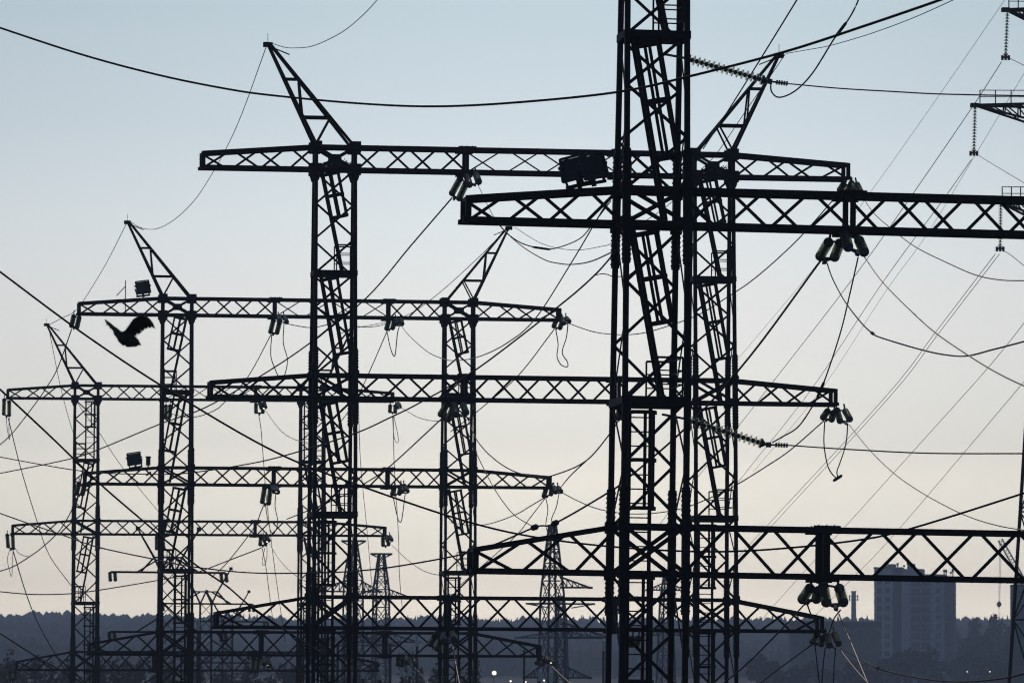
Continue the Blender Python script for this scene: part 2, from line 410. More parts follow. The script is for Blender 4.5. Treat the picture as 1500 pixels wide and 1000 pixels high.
INS = [
 ('A', 1, 'hanger post', 8, [(1214.5,353.5,1200,378),(1231,355,1221.5,379)], [(1238,343,1243,364),(1258,351,1266.5,371)]),
 ('A', 2, 'hanger post', 8, [(1187,860,1174,879),(1199,864,1195.5,878)], [(1206,856,1211,885),(1229,860,1236,884)]),
 ('B', 0, 'hanger post', 14, [(674.5,261,661.5,284.5),(683,268,672,292)], [(683.5,257,688,271.5),(697,255,701.5,267)]),
 ('B', 0, 'right tip', 9, [(1236,270,1230,279),(1246,272,1241,282)], [(1247,268,1252,282),(1255,270,1263,286)]),
 ('B', 1, 'left post', 13, [(655.5,591,645,607.5),(664,597,656,615)], [(665,592,668,608),(678,592,683,605)]),
 ('B', 1, 'hidden post', 9, [(909,600,904,612),(914,601,911,612)], []),
 ('B', 1, 'right tip', 9, [(1212.5,601.5,1205,612),(1221,604,1218,615)], [(1226,600,1231,618),(1238,601.5,1245.5,615)]),
 ('B', 2, 'left post', 11, [(637.5,931,630,943),(646,938,640,950)], [(649,928,651,940),(662,926.5,665,937)]),
 ('B', 2, 'hidden post', 9, [(926,934,922,944),(935,934,932,944)], []),
 ('B', 2, 'right tip', 9, [(1197,928,1189.5,940),(1205,933,1203,943.5)], [(1211,930,1215,946),(1222,928,1229,943.5)]),
 ('C', 0, 'left tip', 13, [(108,463,104.5,478),(116,465,112.5,480)], []),
 ('C', 0, 'left post', 13, [(400.5,469,396,487),(409.5,472,405.5,488)], [(408,464,410,470),(416,464,420,472)]),
 ('C', 0, 'right post', 9, [(569,472,566,482),(577.5,472,575,481)], [(580,468,582,475),(587,467,589,475)]),
 ('C', 0, 'right tip', 9, [(814.5,469.5,811,478.5),(823.5,471,820,481)], [(824,467,826,474),(829.5,466,834,471)]),
 ('C', 1, 'left tip', 13, [(115.5,708,112,723),(123.5,711,120.5,724)], []),
 ('C', 1, 'left post', 15, [(387.5,714,384,736),(396,715,393.5,738)], [(399,712,402,720),(403,712,407,721)]),
 ('C', 1, 'right post', 9, [(577.5,714,574.5,724),(586.5,714,585,723)], [(588,711,590,720),(592,711,597,720)]),
 ('C', 1, 'right tip', 9, [(799.5,717,796.5,727),(808.5,715,807,724)], [(812,714,814,721),(817.5,714,822,720)]),
 ('C', 2, 'left post', 12, [(372,964,369.5,981),(379,966,377,982)], [(386,962,388,972),(391,963,395,975)]),
 ('C', 2, 'right post', 9, [(583.5,964,583,973),(590,967,589.5,974)], [(595,961,596,971),(605,962.5,609,974.5)]),
 ('C', 2, 'right tip', 9, [(790.6,963.6,785.7,970.6),(798,966,794,973)], [(800,962,803,969),(806,964,810,972)]),
 ('D', 0, 'left tip', 15, [(6,585,5.5,607),(13.5,588,13.5,609)], []),
 ('D', 0, 'left post', 13, [(243,594,243,612),(249,594,249,610)], []),
 ('D', 0, 'middle post', 9, [(375,592,375,604.5),(385,592,385,604.5)], [(381,590,383,598),(387,590,389,597)]),
 ('D', 0, 'right tip', 9, [(571.5,594,571,603),(579,594,579,604)], [(582,591,583,597),(584,591,586,596)]),
 ('D', 1, 'left tip', 13, [(10.5,783,12,801),(18.5,783,19.5,804)], []),
 ('D', 1, 'left post', 13, [(229.5,786,229.5,804),(238,789,240,804)], []),
 ('D', 1, 'middle post', 9, [(382,787,381,798),(389,788,389,798)], [(386,785,388,793),(391,785,394,792)]),
 ('D', 1, 'right tip', 9, [(561,788,561,799),(570,788,569,798)], [(566,785,568,793),(571,785,574,791)]),
 ('D', 2, 'left tip', 9, [(14.5,984,15,994),(22.5,984,22.5,994)], []),
]
for g, lv, where, n, rear, front in INS:
    insulator(f'glass insulator pair pulling backward from the {NG[g]} {LVN[lv]} beam {where}', g, .4, rear, n, 1)
    if front:
        insulator(f'glass insulator pair facing forward from the {NG[g]} {LVN[lv]} beam {where}', g, -.4, front, n, -1)
for lab, (a, b, c, d), ex in (('long horizontal disc insulator string in front of the right spire, with edge-on glass discs', (1006,86,1124,119), (1152,122.5)),
                              ('long horizontal disc insulator string below the second gantry middle beam, edge-on glass discs', (1002,613,1122,651), (1152,652))):
    me, L = get_string(15); y = GP['A'].y-.45
    p = ray_y(a, b, y); root = thing('insulator_string', lab, 'insulator', p, 'single strain insulator strings')
    e0 = ray_y(c, d, y); s = (e0-p).length/L
    o = link('disc_string', me, root); o.rotation_mode = 'QUATERNION'; o.rotation_quaternion = (e0-p).to_track_quat('Z', 'Y'); o.scale = (1, 1, s)
    fm = MB(); q = ray_y(*ex, y)-p; e = e0-p; fm.bar(e, e+(q-e)*.25, .12, .05)
    for k in range(5):
        t = e+(q-e)*(.5+.13*k); fm.bar(t-(q-e).normalized()*.015, t+(q-e).normalized()*.015, .10)
    fm.bar(e, q, .04)
    part('strain_clamp', fm, CAP, root)
    bm_ = MB(); bm_.bar(Vector((-.5, .1, .1)), Vector((.02, 0, 0)), .05); part('shackle', bm_, CAP, root)

# ------------------------------------------------------------------ wires
def spline(P, n=6):
    P = [Vector(p) for p in P]; out_ = []
    Q = [2*P[0]-P[1]]+P+[2*P[-1]-P[-2]]
    for i in range(1, len(Q)-2):
        p0, p1, p2, p3 = Q[i-1:i+3]
        for k in range(n):
            t = k/n
            out_.append(.5*((2*p1)+(-p0+p2)*t+(2*p0-5*p1+4*p2-p3)*t*t+(-p0+3*p1-3*p2+p3)*t**3))
    out_.append(P[-1]); return out_
ZD = {k: GZ[k] for k in GZ}; ZD['E'] = 407
def zz(s, px):
    if isinstance(s, (int, float)): return s
    return depth(ray_y(px, 600, GP[s[0]].y+(float(s[1:]) if len(s) > 1 else 0)))
def wire(label, pts, za, zb, px, m=CABLE, cat='cable', name='power_line', group='overhead wires', clamps=()):
    z0, z1 = zz(za, pts[0][0]), zz(zb, pts[-1][0])
    pp = spline([(a, b, 0) for a, b in pts], 6)
    cum = [0]
    for a, b in zip(pp, pp[1:]): cum.append(cum[-1]+(b-a).length)
    w3 = []
    for p, c in zip(pp, cum):
        t = c/cum[-1]; w3.append(W(p.x, p.y, 1/((1-t)/z0+t/z1)))
    r = px*(.72 if group.startswith('parallel') else 1)*.5*(z0+z1)/2/FPX
    base = w3[0]; mb = MB(); mb.tube([p-base for p in w3], r, 6)
    for (i, k) in clamps:
        c = w3[i*6]-base; d = (w3[min(i*6+1, len(w3)-1)]-w3[i*6-1]).normalized()
        mb.tube([c-d*.22, c-d*.15, c+d*.15, c+d*.22], 0, 8, 0, [r, r*k, r*k, r])
    o = link(name, mb.mesh(name, m, True), None, base); tag(o, label, cat, group); return o
wire('thick black cable sagging from the upper left edge to the upper right corner', [(-30,31),(116,79),(232,110),(330,130),(400,140),(530,152),(640,156),(760,150),(905,135),(1010,112),(1150,76),(1270,37),(1378,0),(1450,-26)], 120, 85, 3.6)
wire('thick black cable dipping from left edge behind the bird down to the nearest bottom beam', [(-20,384),(0,398),(120,487),(245,570),(400,660),(530,712),(700,768),(830,793),(980,806),(1100,806),(1240,793),(1330,775),(1500,722),(1540,709)], 122, 110, 3.2)
wire('thick straight dark cable slanting from the left edge across the fourth and third columns', [(-20,551),(0,570),(72,637),(144,706),(210,763),(279,821),(331,857),(367,887),(434,933),(475,958)], 120, 150, 2.7)
wire('long dark wire from nearest middle insulators sagging low to the left edge', [(1202,382),(1100,520),(1010,621),(921,699),(891,721),(813,766),(783,772),(702,805),(600,826),(520,836),(437,839),(360,838),(278,829),(228,819),(144,801),(91,783),(24,760),(-20,744)], 'A1', 255, 2.3, clamps=((5,3.4),(6,3.4)))
wire('dark wire rising from the left edge to the nearest column past the third right tip', [(-20,664),(0,669),(123,690),(210,694),(270,693),(354,681),(417,667),(516,636),(570,612),(618,588),(699,540),(819,448),(871,403),(903,367)], 240, 'A0.4', 1.9)
wire('short slack lead looping off a rising wire into the nearest column', [(871,403),(885,401),(900,405),(920,403),(935,392)], 'A1', 'A', 1.5)
wire('grey wire from second gantry top hanger falling left across the third gantry', [(662,290),(600,362),(537,436),(453,503),(381,551),(300,597),(234,621),(147,657),(102,672),(0,693),(-20,697)], 'B2', 300, 1.9)
wire('thin wire from third gantry upper left tip down to the left edge', [(105,482),(84,540),(65,572),(54,588),(20,632),(0,651),(-15,662)], 'C2', 325, 1.6)
wire('dark wire from second gantry middle left hanger falling toward the third beam', [(648,612),(573,681),(537,706),(500,727),(450,748),(420,760)], 'B2', 'C', 1.8)
wire('long pale wire from fourth gantry middle hanger sagging to the left edge', [(383,802),(336,820),(305,832),(283,839),(228,850),(144,864),(103,869),(48,870),(0,866),(-20,863)], 'D1', 330, 1.8, PALEW)
wire('pale wire from third gantry middle left insulators dropping behind the fourth gantry', [(386,740),(382,750),(371,774),(334,822),(310,845)], 'C2', 'D', 1.5, PALEW)
wire('slack wire between third gantry upper left hanger and fourth gantry upper hanger', [(397,490),(363,552),(330,588),(312,602),(282,611),(250,606)], 'C2', 'D-1', 1.4)
wire('thin wire from third gantry upper right hanger back toward fourth right column', [(567,485),(543,540),(520,588),(490,628),(465,648)], 'C2', 'D', 1.4)
wire('thin wire from third gantry upper right tip back behind its right column', [(812,482),(759,550),(702,600),(660,632)], 'C2', 'D', 1.5)
wire('slack copper-toned wire from third upper right hanger up to the nearest column', [(588,477),(600,492),(625,514),(645,524),(665,528),(699,523),(740,504),(783,468),(835,388),(882,309),(898,286)], 'C-1', 'A0.5', 1.6, PALEW)
wire('short sagging wire from third upper left hanger to the second left column', [(420,474),(440,478),(458,479.5),(480,475),(500,465),(518,450)], 'C-1', 'B.5', 1.5)
wire('faint wire from third upper right hanger left to second column edge', [(568,473),(555,477),(538,479),(524,478)], 'C-1', 'B.5', 1.2)
wire('warm lit slack conductor hanging under the nearest left cantilever', [(700,270),(715,302),(730,327),(760,357),(796,379.5),(820,386),(841,387),(868,382),(903,366)], 'B-1', 'A.6', 1.7, WARMLIT)
wire('black slack wire under nearest left cantilever with a small splice', [(722,318),(743,342),(766,357),(793,363.6),(814,363.6),(847,351),(865,333),(895,294)], 'A.2', 'A.5', 1.8, clamps=((3,1.9),))
wire('thin ground wire strung from the second right spire to third right spire', [(1150,80),(1131,108),(1097,156),(1052,222),(1026,250),(984,296),(948,322),(898,355),(880,361),(850,366),(820,364),(790,355),(754,333)], 'B', 'C', 1.1, PALEW, group='ground wires between spires')
wire('thin ground wire running left from the third right spire behind second column', [(743,334),(702,376),(636,435),(585,466),(500,484)], 'C', 'D', 1.0, PALEW, group='ground wires between spires')
wire('thin ground wire leaving the second left spire to the top edge', [(394,62),(415,69),(432,70.5),(460,67),(500,48),(530,24),(553,0),(572,-20)], 'B', 160, 1.2, group='ground wires between spires')
wire('thin ground wire between the second left spire and third left spire', [(391,66),(355,165),(330,220),(300,272),(280,299),(255,322),(230,335),(208,334),(190,324)], 'B', 'C', 1.1, PALEW, group='ground wires between spires')
wire('thin ground wire between the third left spire and fourth left spire', [(187,324),(156,385),(123,439),(108,457),(90,466),(73,475)], 'C', 'D', 1.0, PALEW, group='ground wires between spires')
wire('faint ground wire dropping from the fourth left spire beside its column', [(71,478),(87,559),(100,610),(112,648)], 'D', 390, .9, PALEW, group='ground wires between spires')
wire('faint wire descending between fourth left column and third left column', [(108,578),(120,600),(145,633),(177,681),(228,744),(262,782)], 345, 400, .9, PALEW)
wire('pale wire falling from fourth upper left tip past its middle beam', [(12,612),(30,684),(54,762),(72,812),(104,857)], 'D1', 400, 1.3, PALEW)
wire('grey wire falling from fourth middle left tip toward the forest', [(19,806),(38,868),(55,911),(79,954),(96,983),(110,1006)], 'D1', 400, 1.5)
wire('curved wire from third middle left tip down to the left edge', [(113,728),(105,747),(87,777),(62,801),(43,815),(20,829),(0,836),(-15,841)], 'C1', 320, 1.7, PALEW)
wire('short pale lead from fourth middle left tip to a curved wire', [(21,800),(26,808),(34,813),(43,815)], 'D', 325, 1.1, PALEW)
wire('dark wire slanting into the lower left corner across the bottom beam', [(-20,914),(0,927),(55,962),(96,985),(130,1004)], 230, 260, 2.0)
wire('faint straight wire from upper right edge down to the second right column', [(1485,-20),(1472,0),(1379,135),(1277,279),(1196,388),(1100,503),(1070,538)], 330, 520, .8, PALEW, group='parallel lines from the right pylon')
wire('thin straight line slanting down left from the right pylon upper insulator', [(1467,91),(1425,156),(1340,280),(1253,403),(1130,562),(1065,645),(960,775)], 300, 520, 1.3, PALEW, group='parallel lines from the right pylon')
wire('thin straight line slanting down left from the right pylon middle insulator', [(1423,234),(1382,292),(1292,415),(1190,568),(1100,682),(1070,720)], 300, 500, 1.2, PALEW, group='parallel lines from the right pylon')
wire('faint straight line just right of the right pylon middle insulator line', [(1512,88),(1500,108),(1430,225),(1358,343),(1295,430),(1205,568),(1104,690)], 330, 520, .8, PALEW, group='parallel lines from the right pylon')
wire('thin straight line slanting left from the right pylon lower insulator, upper of two', [(1458,372),(1370,487),(1298,580),(1100,795),(1075,822)], 300, 520, 1.1, PALEW, group='parallel lines from the right pylon')
wire('thin straight line slanting left from the right pylon lower insulator, lower of two', [(1464,372),(1372,492),(1304,580),(1100,803),(1080,826)], 300, 520, 1.1, PALEW, group='parallel lines from the right pylon')
wire('faint straight line from right edge toward the apartment tower antenna side', [(1510,459),(1500,473),(1446,540),(1340,658),(1238,771),(1150,868),(1100,925)], 300, 560, 1.0, PALEW, group='parallel lines from the right pylon')
wire('lowest faint straight line from the right edge past nearest bottom beam', [(1515,543),(1500,559),(1319,772),(1250,845),(1190,905)], 300, 560, 1.0, PALEW, group='parallel lines from the right pylon')
wire('warm short line leaving right pylon middle insulator for the right edge', [(1434,228),(1442,233),(1470,250),(1500,268),(1530,288)], 300, 240, 1.1, WARMLIT)
wire('short line leaving the right pylon upper insulator for the right edge', [(1478,85),(1486,89),(1500,96),(1525,108)], 300, 240, 1.1)
wire('short line leaving the right pylon lower insulator for the right edge', [(1469,367),(1480,373),(1500,389),(1520,404)], 300, 240, 1.1)
wire('warm lit wire from nearest middle insulators falling to the right edge', [(1266,376),(1292,412),(1330,451),(1370,487),(1418,520),(1460,545.5),(1500,565),(1540,582)], 'A-1', 90, 2.0, WARMLIT)
wire('warm slack wire from second upper right tip sagging to the right edge', [(1263,288),(1280,312),(1301,331),(1340,361),(1388,385),(1430,403),(1466,410),(1500,411),(1530,410)], 'B-1', 140, 1.7, WARMLIT)
wire('black jumper with splice swinging from nearest middle insulators to right edge', [(1211,384),(1220,409),(1238,442),(1262,473),(1278,488),(1292,495),(1349,512),(1388,520),(1418,521),(1454,512),(1500,500),(1530,490)], 'A1', 95, 2.3, clamps=((4,2.2),))
wire('black jumper dropping from nearest middle insulators to lower horizontal string', [(1257,377),(1245,430),(1232,484),(1214,540),(1202,571),(1190,595),(1169,625),(1145,640),(1131,648)], 'A-1', 'A-.45', 2.3, clamps=((4,1.9),))
wire('slack jumper loop hanging under the second middle beam right tip', [(1208,617),(1207,650),(1212,680),(1219,694),(1227,700),(1226,690),(1231,676),(1239,650),(1242,620)], 'B1', 'B-1', 1.9, clamps=((4,2.5),))
wire('warm slack wire from second middle right tip to the right edge', [(1244,622),(1276,661),(1312,695),(1345,718),(1380,738),(1418,756),(1460,769),(1500,776),(1530,778)], 'B-1', 140, 1.5, WARMLIT)
wire('sagging wire between second middle right tip and third middle right tip', [(1207,616),(1160,657),(1130,678),(1080,709),(1040,729),(1000,744),(960,751),(920,752),(880,746),(850,735),(823,721)], 'B1', 'C-1', 1.6)
wire('sagging wire between second upper right tip and third upper right tip', [(1229,283),(1178,341),(1139,379),(1100,412),(1064,436),(1025,460),(980,477),(940,488),(906,490),(870,486),(834,474)], 'B1', 'C-1', 1.6)
wire('black wire from nearest bottom insulators sloping left to the bottom edge', [(1179,884),(1139,927),(1093.6,972),(1060,1000),(1035,1021)], 'A1', 150, 2.2)
wire('warm lit wire from nearest bottom insulators dropping right to the bottom edge', [(1229,899),(1252,954),(1271,1000),(1280,1022)], 'A-1', 'A-12', 2.4, WARMLIT)
wire('short black lead joining nearest bottom insulators to second bottom beam tip', [(1231,893),(1222,905),(1216,922),(1212,930)], 'A-1', 'B-1', 2.0)
wire('short black lead from nearest bottom left insulator behind the beam tip', [(1183,886),(1187,897),(1195,914),(1200,926)], 'A1', 'B', 2.0)
wire('dark wire from second bottom right tip sloping left to bottom edge', [(1190,943),(1150,972),(1113,1000),(1085,1020)], 'B1', 260, 1.9)
wire('left drop wire hanging straight below second bottom right tip', [(1194,946),(1197,972),(1200,1000),(1201,1016)], 'B1', 'B1', 1.8)
wire('middle drop wire hanging straight below second bottom right tip', [(1209,947),(1206,972),(1204,1000),(1203,1016)], 'B', 'B', 1.8)
wire('right drop wire hanging straight below second bottom right tip', [(1224,950),(1222,972),(1221,1000),(1220,1016)], 'B-1', 'B-1', 1.8)
wire('warm wire from second bottom right tip slanting right to the bottom edge', [(1229,949),(1250,976),(1271,1000),(1290,1021)], 'B-1', 'B-14', 1.9, WARMLIT)
wire('black jumper sweeping from second bottom tip low past the apartment tower', [(1230,947),(1259,964),(1286,978),(1324,988),(1372,996),(1420,997.6),(1468,993),(1500,986),(1530,977)], 'B-1', 120, 2.4, clamps=((2,2.2),))
wire('dark conductor from upper horizontal string running to the right pylon', [(1150,122.4),(1229,129.6),(1310,134.4),(1379,138),(1500,140.5),(1530,141)], 'A-.45', 110, 2.3)
wire('black jumper curving from upper horizontal string up to the top edge', [(1129,122),(1130,134),(1139,142.5),(1154,139.5),(1172,127.5),(1193,103.5),(1220,60),(1232,43.5),(1241,31.5),(1250,16.5),(1257.5,0),(1263,-18)], 'A-.45', 'A-1', 2.4, clamps=((7,2.0),))
wire('straight dark wire from the top edge crossing behind upper horizontal string', [(1180,-20),(1167.5,0),(1112,90),(1061,171),(1030,218)], 'A1', 'B-6', 2.2)
wire('thin ground wire from second right spire rising to the top edge', [(1152,78.6),(1184,73),(1220,66),(1280,48),(1340,25.5),(1397,0),(1425,-13)], 'B', 165, 1.2, group='ground wires between spires')
wire('dark conductor from lower horizontal string running to the right edge', [(1150,651.5),(1229,657),(1330,662.5),(1400,664),(1500,664),(1530,664)], 'A-.45', 110, 2.3)
wire('warm thin wire from second middle left hanger to the twin clamps', [(679,612),(685,632),(699,666),(720,708),(738,736),(756,756),(783,772)], 'B-1', 190, 1.4, WARMLIT)
wire('sagging wire from second middle left hanger to the nearest left column', [(684,610),(699,645),(724,672),(753,690),(785,698),(810,696),(858,675),(894,634),(908,612)], 'B-1', 'A.6', 1.8)
wire('short wire from third middle right tip joining a sagging wire', [(821,714),(835,697),(858,675)], 'C', 170, 1.7)
wire('curved pale wire from third middle right tip left behind its column', [(797,729),(775,742),(756,753),(720,766),(690,769),(660,765)], 'C1', 'D', 1.4, PALEW)
wire('straight grey wire from third middle right tip sloping down left', [(798,730),(775,760),(756,784),(708,827),(670,860)], 'C1', 'D', 1.3, PALEW)
wire('slack jumper loop hanging below third upper right tip', [(814,482),(817.5,504),(816,522),(822,534),(831,537),(831,529.5),(823.5,516),(829.5,495),(832,475)], 'C1', 'C-1', 1.6)
wire('slack jumper loop hanging below third upper right hanger', [(567,486),(571.5,508),(576,520),(579,518.5),(582,490),(585,477)], 'C1', 'C-1', 1.5)
wire('long slack jumper loop hanging below third upper left hanger', [(398,490),(396.6,520),(402,538),(408,551),(413,553),(418,546),(421,526),(415,502),(416,474)], 'C1', 'C-1', 1.5)
wire('slack jumper loop hanging below third middle left hanger', [(389,740),(392,760),(397,778),(402,780),(407,764),(403,742),(404,722)], 'C1', 'C-1', 1.3)
wire('slack jumper loop hanging below third middle right hanger', [(576,728),(582,756),(585,763.5),(588.6,760),(593.4,724)], 'C1', 'C-1', 1.4)
wire('slack jumper loop hanging below third middle right tip above a pylon', [(799.5,729),(802.5,747),(799.5,768),(804,781),(811,783),(812,772),(808,760),(815,742),(819,721)], 'C1', 'C-1', 1.4)
wire('small slack jumper loop below fourth upper right tip', [(577,609),(583.5,642),(581,648),(577,638),(575,610)], 'D', 'D', 1.0, PALEW)
wire('small slack jumper loop below fourth middle hanger', [(388,802),(384,822),(387,827),(391,815),(391,796)], 'D', 'D', 1.0, PALEW)
wire('small slack jumper loop below fourth upper left tip', [(9,612),(11,630),(14,644),(13,628),(14,611)], 'D', 'D', 1.0, PALEW)
wire('small slack jumper loop below fourth middle left tip', [(14,805),(11,818),(13,832),(17,844),(18,826),(19,807)], 'D', 'D', 1.0, PALEW)
wire('faint long drop wire from fourth upper middle hanger to the forest', [(379,607),(382.5,630),(386.4,681),(391.5,741),(403.5,840),(418,940)], 'D', 400, 1.0, PALEW)
wire('faint long drop wire from fourth upper right tip to the forest', [(576,608),(577.5,681),(583.5,780),(585,840),(589,888)], 'D', 400, 1.0, PALEW)
wire('faint drop wire from fourth middle hanger down toward bottom beam', [(384,803),(389,827),(396,880),(402,925)], 'D', 395, 1.0, PALEW)
wire('faint near-vertical wire right of the second left column', [(522,560),(525,590),(528,675),(538,780),(545,860)], 345, 420, .9, PALEW)
wire('warm faint wire from fourth upper right tip to third right column', [(588,597),(615,612),(642,616.5),(660,612)], 'D-1', 'C', 1.1, WARMLIT)
wire('warm faint wire from fourth upper middle hanger to second left column', [(389,601),(411,630),(432,643.5),(455,649)], 'D-1', 'C', 1.1, WARMLIT)
wire('warm faint wire from fourth middle right tip to third right column', [(574,798),(600,822),(624,837),(650,843)], 'D-1', 'C', 1.1, WARMLIT)
wire('warm faint wire from fourth middle hanger fading toward bottom right', [(394,795),(410,820),(430,840),(450,852)], 'D-1', 'C', 1.0, WARMLIT)
wire('warm lit wire below second bottom left hanger reaching the bottom edge', [(663,945),(667,968),(673,1000),(677,1018)], 'B-1', 'B-10', 2.0, WARMLIT)
wire('warm lit wire below third bottom right hanger reaching the bottom edge', [(608,978),(617,988),(627,1000),(638,1015)], 'C-1', 'C-8', 1.6, WARMLIT)
wire('warm lit wire from third bottom right tip slanting to the bottom edge', [(808,975),(820,987),(835,1000),(852,1014)], 'C-1', 'C-8', 1.8, WARMLIT)

# pale post insulators of the equipment standing beyond the gantries
PORC = mat('white_porcelain', (.62, .6, .55), .18, 0, .6, .06, 8)
for i, (px, py, Z) in enumerate(((495,935,430),(572,934,470),(611,938,455),(555,962,420),(532,985,440),(557,986,410),(589,982,430),(600,981,430),(505,907,520),(884,945,480),(891,945,480),(768,944,500),(791,989,450),(807,992,450),(290,915,440))):
    P = W(px, py, Z); t = thing('post_insulator', 'pale ribbed post insulator on a pole among the far bottom equipment', 'insulator', (P.x, P.y, 0), 'post insulators of the far equipment')
    m = MB(); m.tube([(0, 0, 0), (0, 0, P.z-.45)], .1, 8); part('pole', m, STEEL, t)
    m = MB(); m.lathe([(.001, -.5)]+[(q, -.45+.1*k+dz) for k in range(9) for q, dz in ((.13, 0), (.2, .03), (.13, .06))]+[(.1, .48), (.001, .5)], P.z, 14); part('porcelain', m, PORC, t, True)

# ------------------------------------------------------------------ floodlights and small fittings on the beams
def floodlight(label, p, sc, yaw, tilt, roll=-.15):
    t = thing('floodlight', label, 'floodlight', p, 'floodlights on the beams')
    t.rotation_euler = (0, roll, yaw)
    h = MB(); ct, st = math.cos(tilt), math.sin(tilt)
    def T(x, y, z): return Vector((x*sc, (y*ct-z*st)*sc, (y*st+z*ct+.44)*sc))
    def fr(x0, x1, z0, z1, y0, X0, X1, Z0, Z1, y1, m):
        m.quadbox([T(x0,y0,z0), T(x1,y0,z0), T(x1,y1,z0) if 0 else T(X1,y1,Z0), T(X0,y1,Z0), T(x0,y0,z1), T(x1,y0,z1), T(X1,y1,Z1), T(X0,y1,Z1)])
    fr(-.32,.32,-.3,.3,-.14, -.24,.24,-.22,.22,.12, h)
    for k in range(6): x = -.2+k*.08; h.bar(T(x, .12, -.2), T(x, .12, .2), .025*sc, .05*sc)
    part('housing', h, LAMPB, t)
    f = MB()
    for a, b in (((-.35,-.33),(.35,-.33)), ((-.35,.33),(.35,.33)), ((-.35,-.33),(-.35,.33)), ((.35,-.33),(.35,.33))):
        f.bar(T(a[0], -.17, a[1]), T(b[0], -.17, b[1]), .06*sc, .08*sc)
    f.bar(T(-.36, -.14, .1), T(-.42, -.1, .1), .09*sc); f.bar(T(.36, -.14, .05), T(.42, -.1, .05), .09*sc)
    part('front_frame', f, LAMPB, t)
    g = MB()
    for s in (-1, 1):
        g.bar((s*.39*sc, 0, .44*sc), (s*.3*sc, 0, .0), .05*sc, .08*sc)
    g.bar((-.36*sc, 0, .03), (.36*sc, 0, .03), .09*sc, .12*sc); g.bar((0, 0, .2*sc), (0, 0, -.05), .1*sc)
    part('bracket', g, STEEL, t)
    return t
floodlight('left box floodlight, set lower, on the nearest left cantilever', ray_y(849, 273, GP['A'].y-.1), .88, math.radians(-25), math.radians(-16), -.22)
floodlight('right box floodlight with lit top edge, on the nearest left cantilever', ray_y(870, 270, GP['A'].y-.35), .86, math.radians(18), math.radians(-12), -.2)
floodlight('box floodlight on the third upper left cantilever beside the spire', ray_y(210, 434, GP['C'].y-.1), .92, math.radians(12), math.radians(-10))
floodlight('box floodlight on the third middle left cantilever', ray_y(199, 685, GP['C'].y-.1), .9, math.radians(-15), math.radians(-14))
t = thing('control_box', 'small dark box beside the third middle cantilever floodlight', 'box', ray_y(217, 685, GP['C'].y))
m = MB(); m.box((-.1, -.12, .12), (.1, .12, .52)); part('case', m, LAMPB, t)
m = MB(); m.box((-.13, -.14, .5), (.13, .14, .55)); part('lid', m, LAMPB, t)
m = MB(); m.bar((0, 0, -.1), (0, 0, .13), .06); m.bar((-.1, -.02, -.35), (.14, -.02, -.2), .1); part('post', m, STEEL, t)
t = thing('braced_mast', 'thin braced rod standing on the third upper left cantilever', 'mast', ray_y(183.5, 453, GP['C'].y-.4))
m = MB(); m.bar((0, 0, -.1), (0, 0, 1.38), .04); part('rod', m, STEEL, t)
m = MB(); m.bar((-.42, 0, .64), (0, 0, 1.1), .04); part('brace', m, STEEL, t)
t = thing('bird_nest', 'heap of twigs nested in second gantry upper right column bay', 'nest', ray_y(1048, 255, GP['B'].y))
def nest(cx, wd):
    m = MB(); rnd = random.Random(cx)
    for k in range(170):
        a = rnd.uniform(0, 6.28); r = rnd.random()**.5; c = Vector((math.cos(a)*r*wd, math.sin(a)*r*.3, rnd.uniform(-.05, .3)*(1-r*.6)))
        d = Vector((rnd.gauss(0, 1), rnd.gauss(0, 1), rnd.gauss(0, .35))).normalized()*rnd.uniform(.15, .3)
        m.bar(c-d, c+d, .018)
    m.lathe([(.001, -.05), (wd*.75, -.03), (wd*.85, .08), (wd*.5, .22), (.001, .25)], 0, 12)
    return m
part('twigs', nest(1, .5), BARK, t)
t = thing('bird_nest', 'heap of twigs nested in second gantry upper left column bay', 'nest', ray_y(494, 246, GP['B'].y))
part('twigs', nest(2, .45), BARK, t)

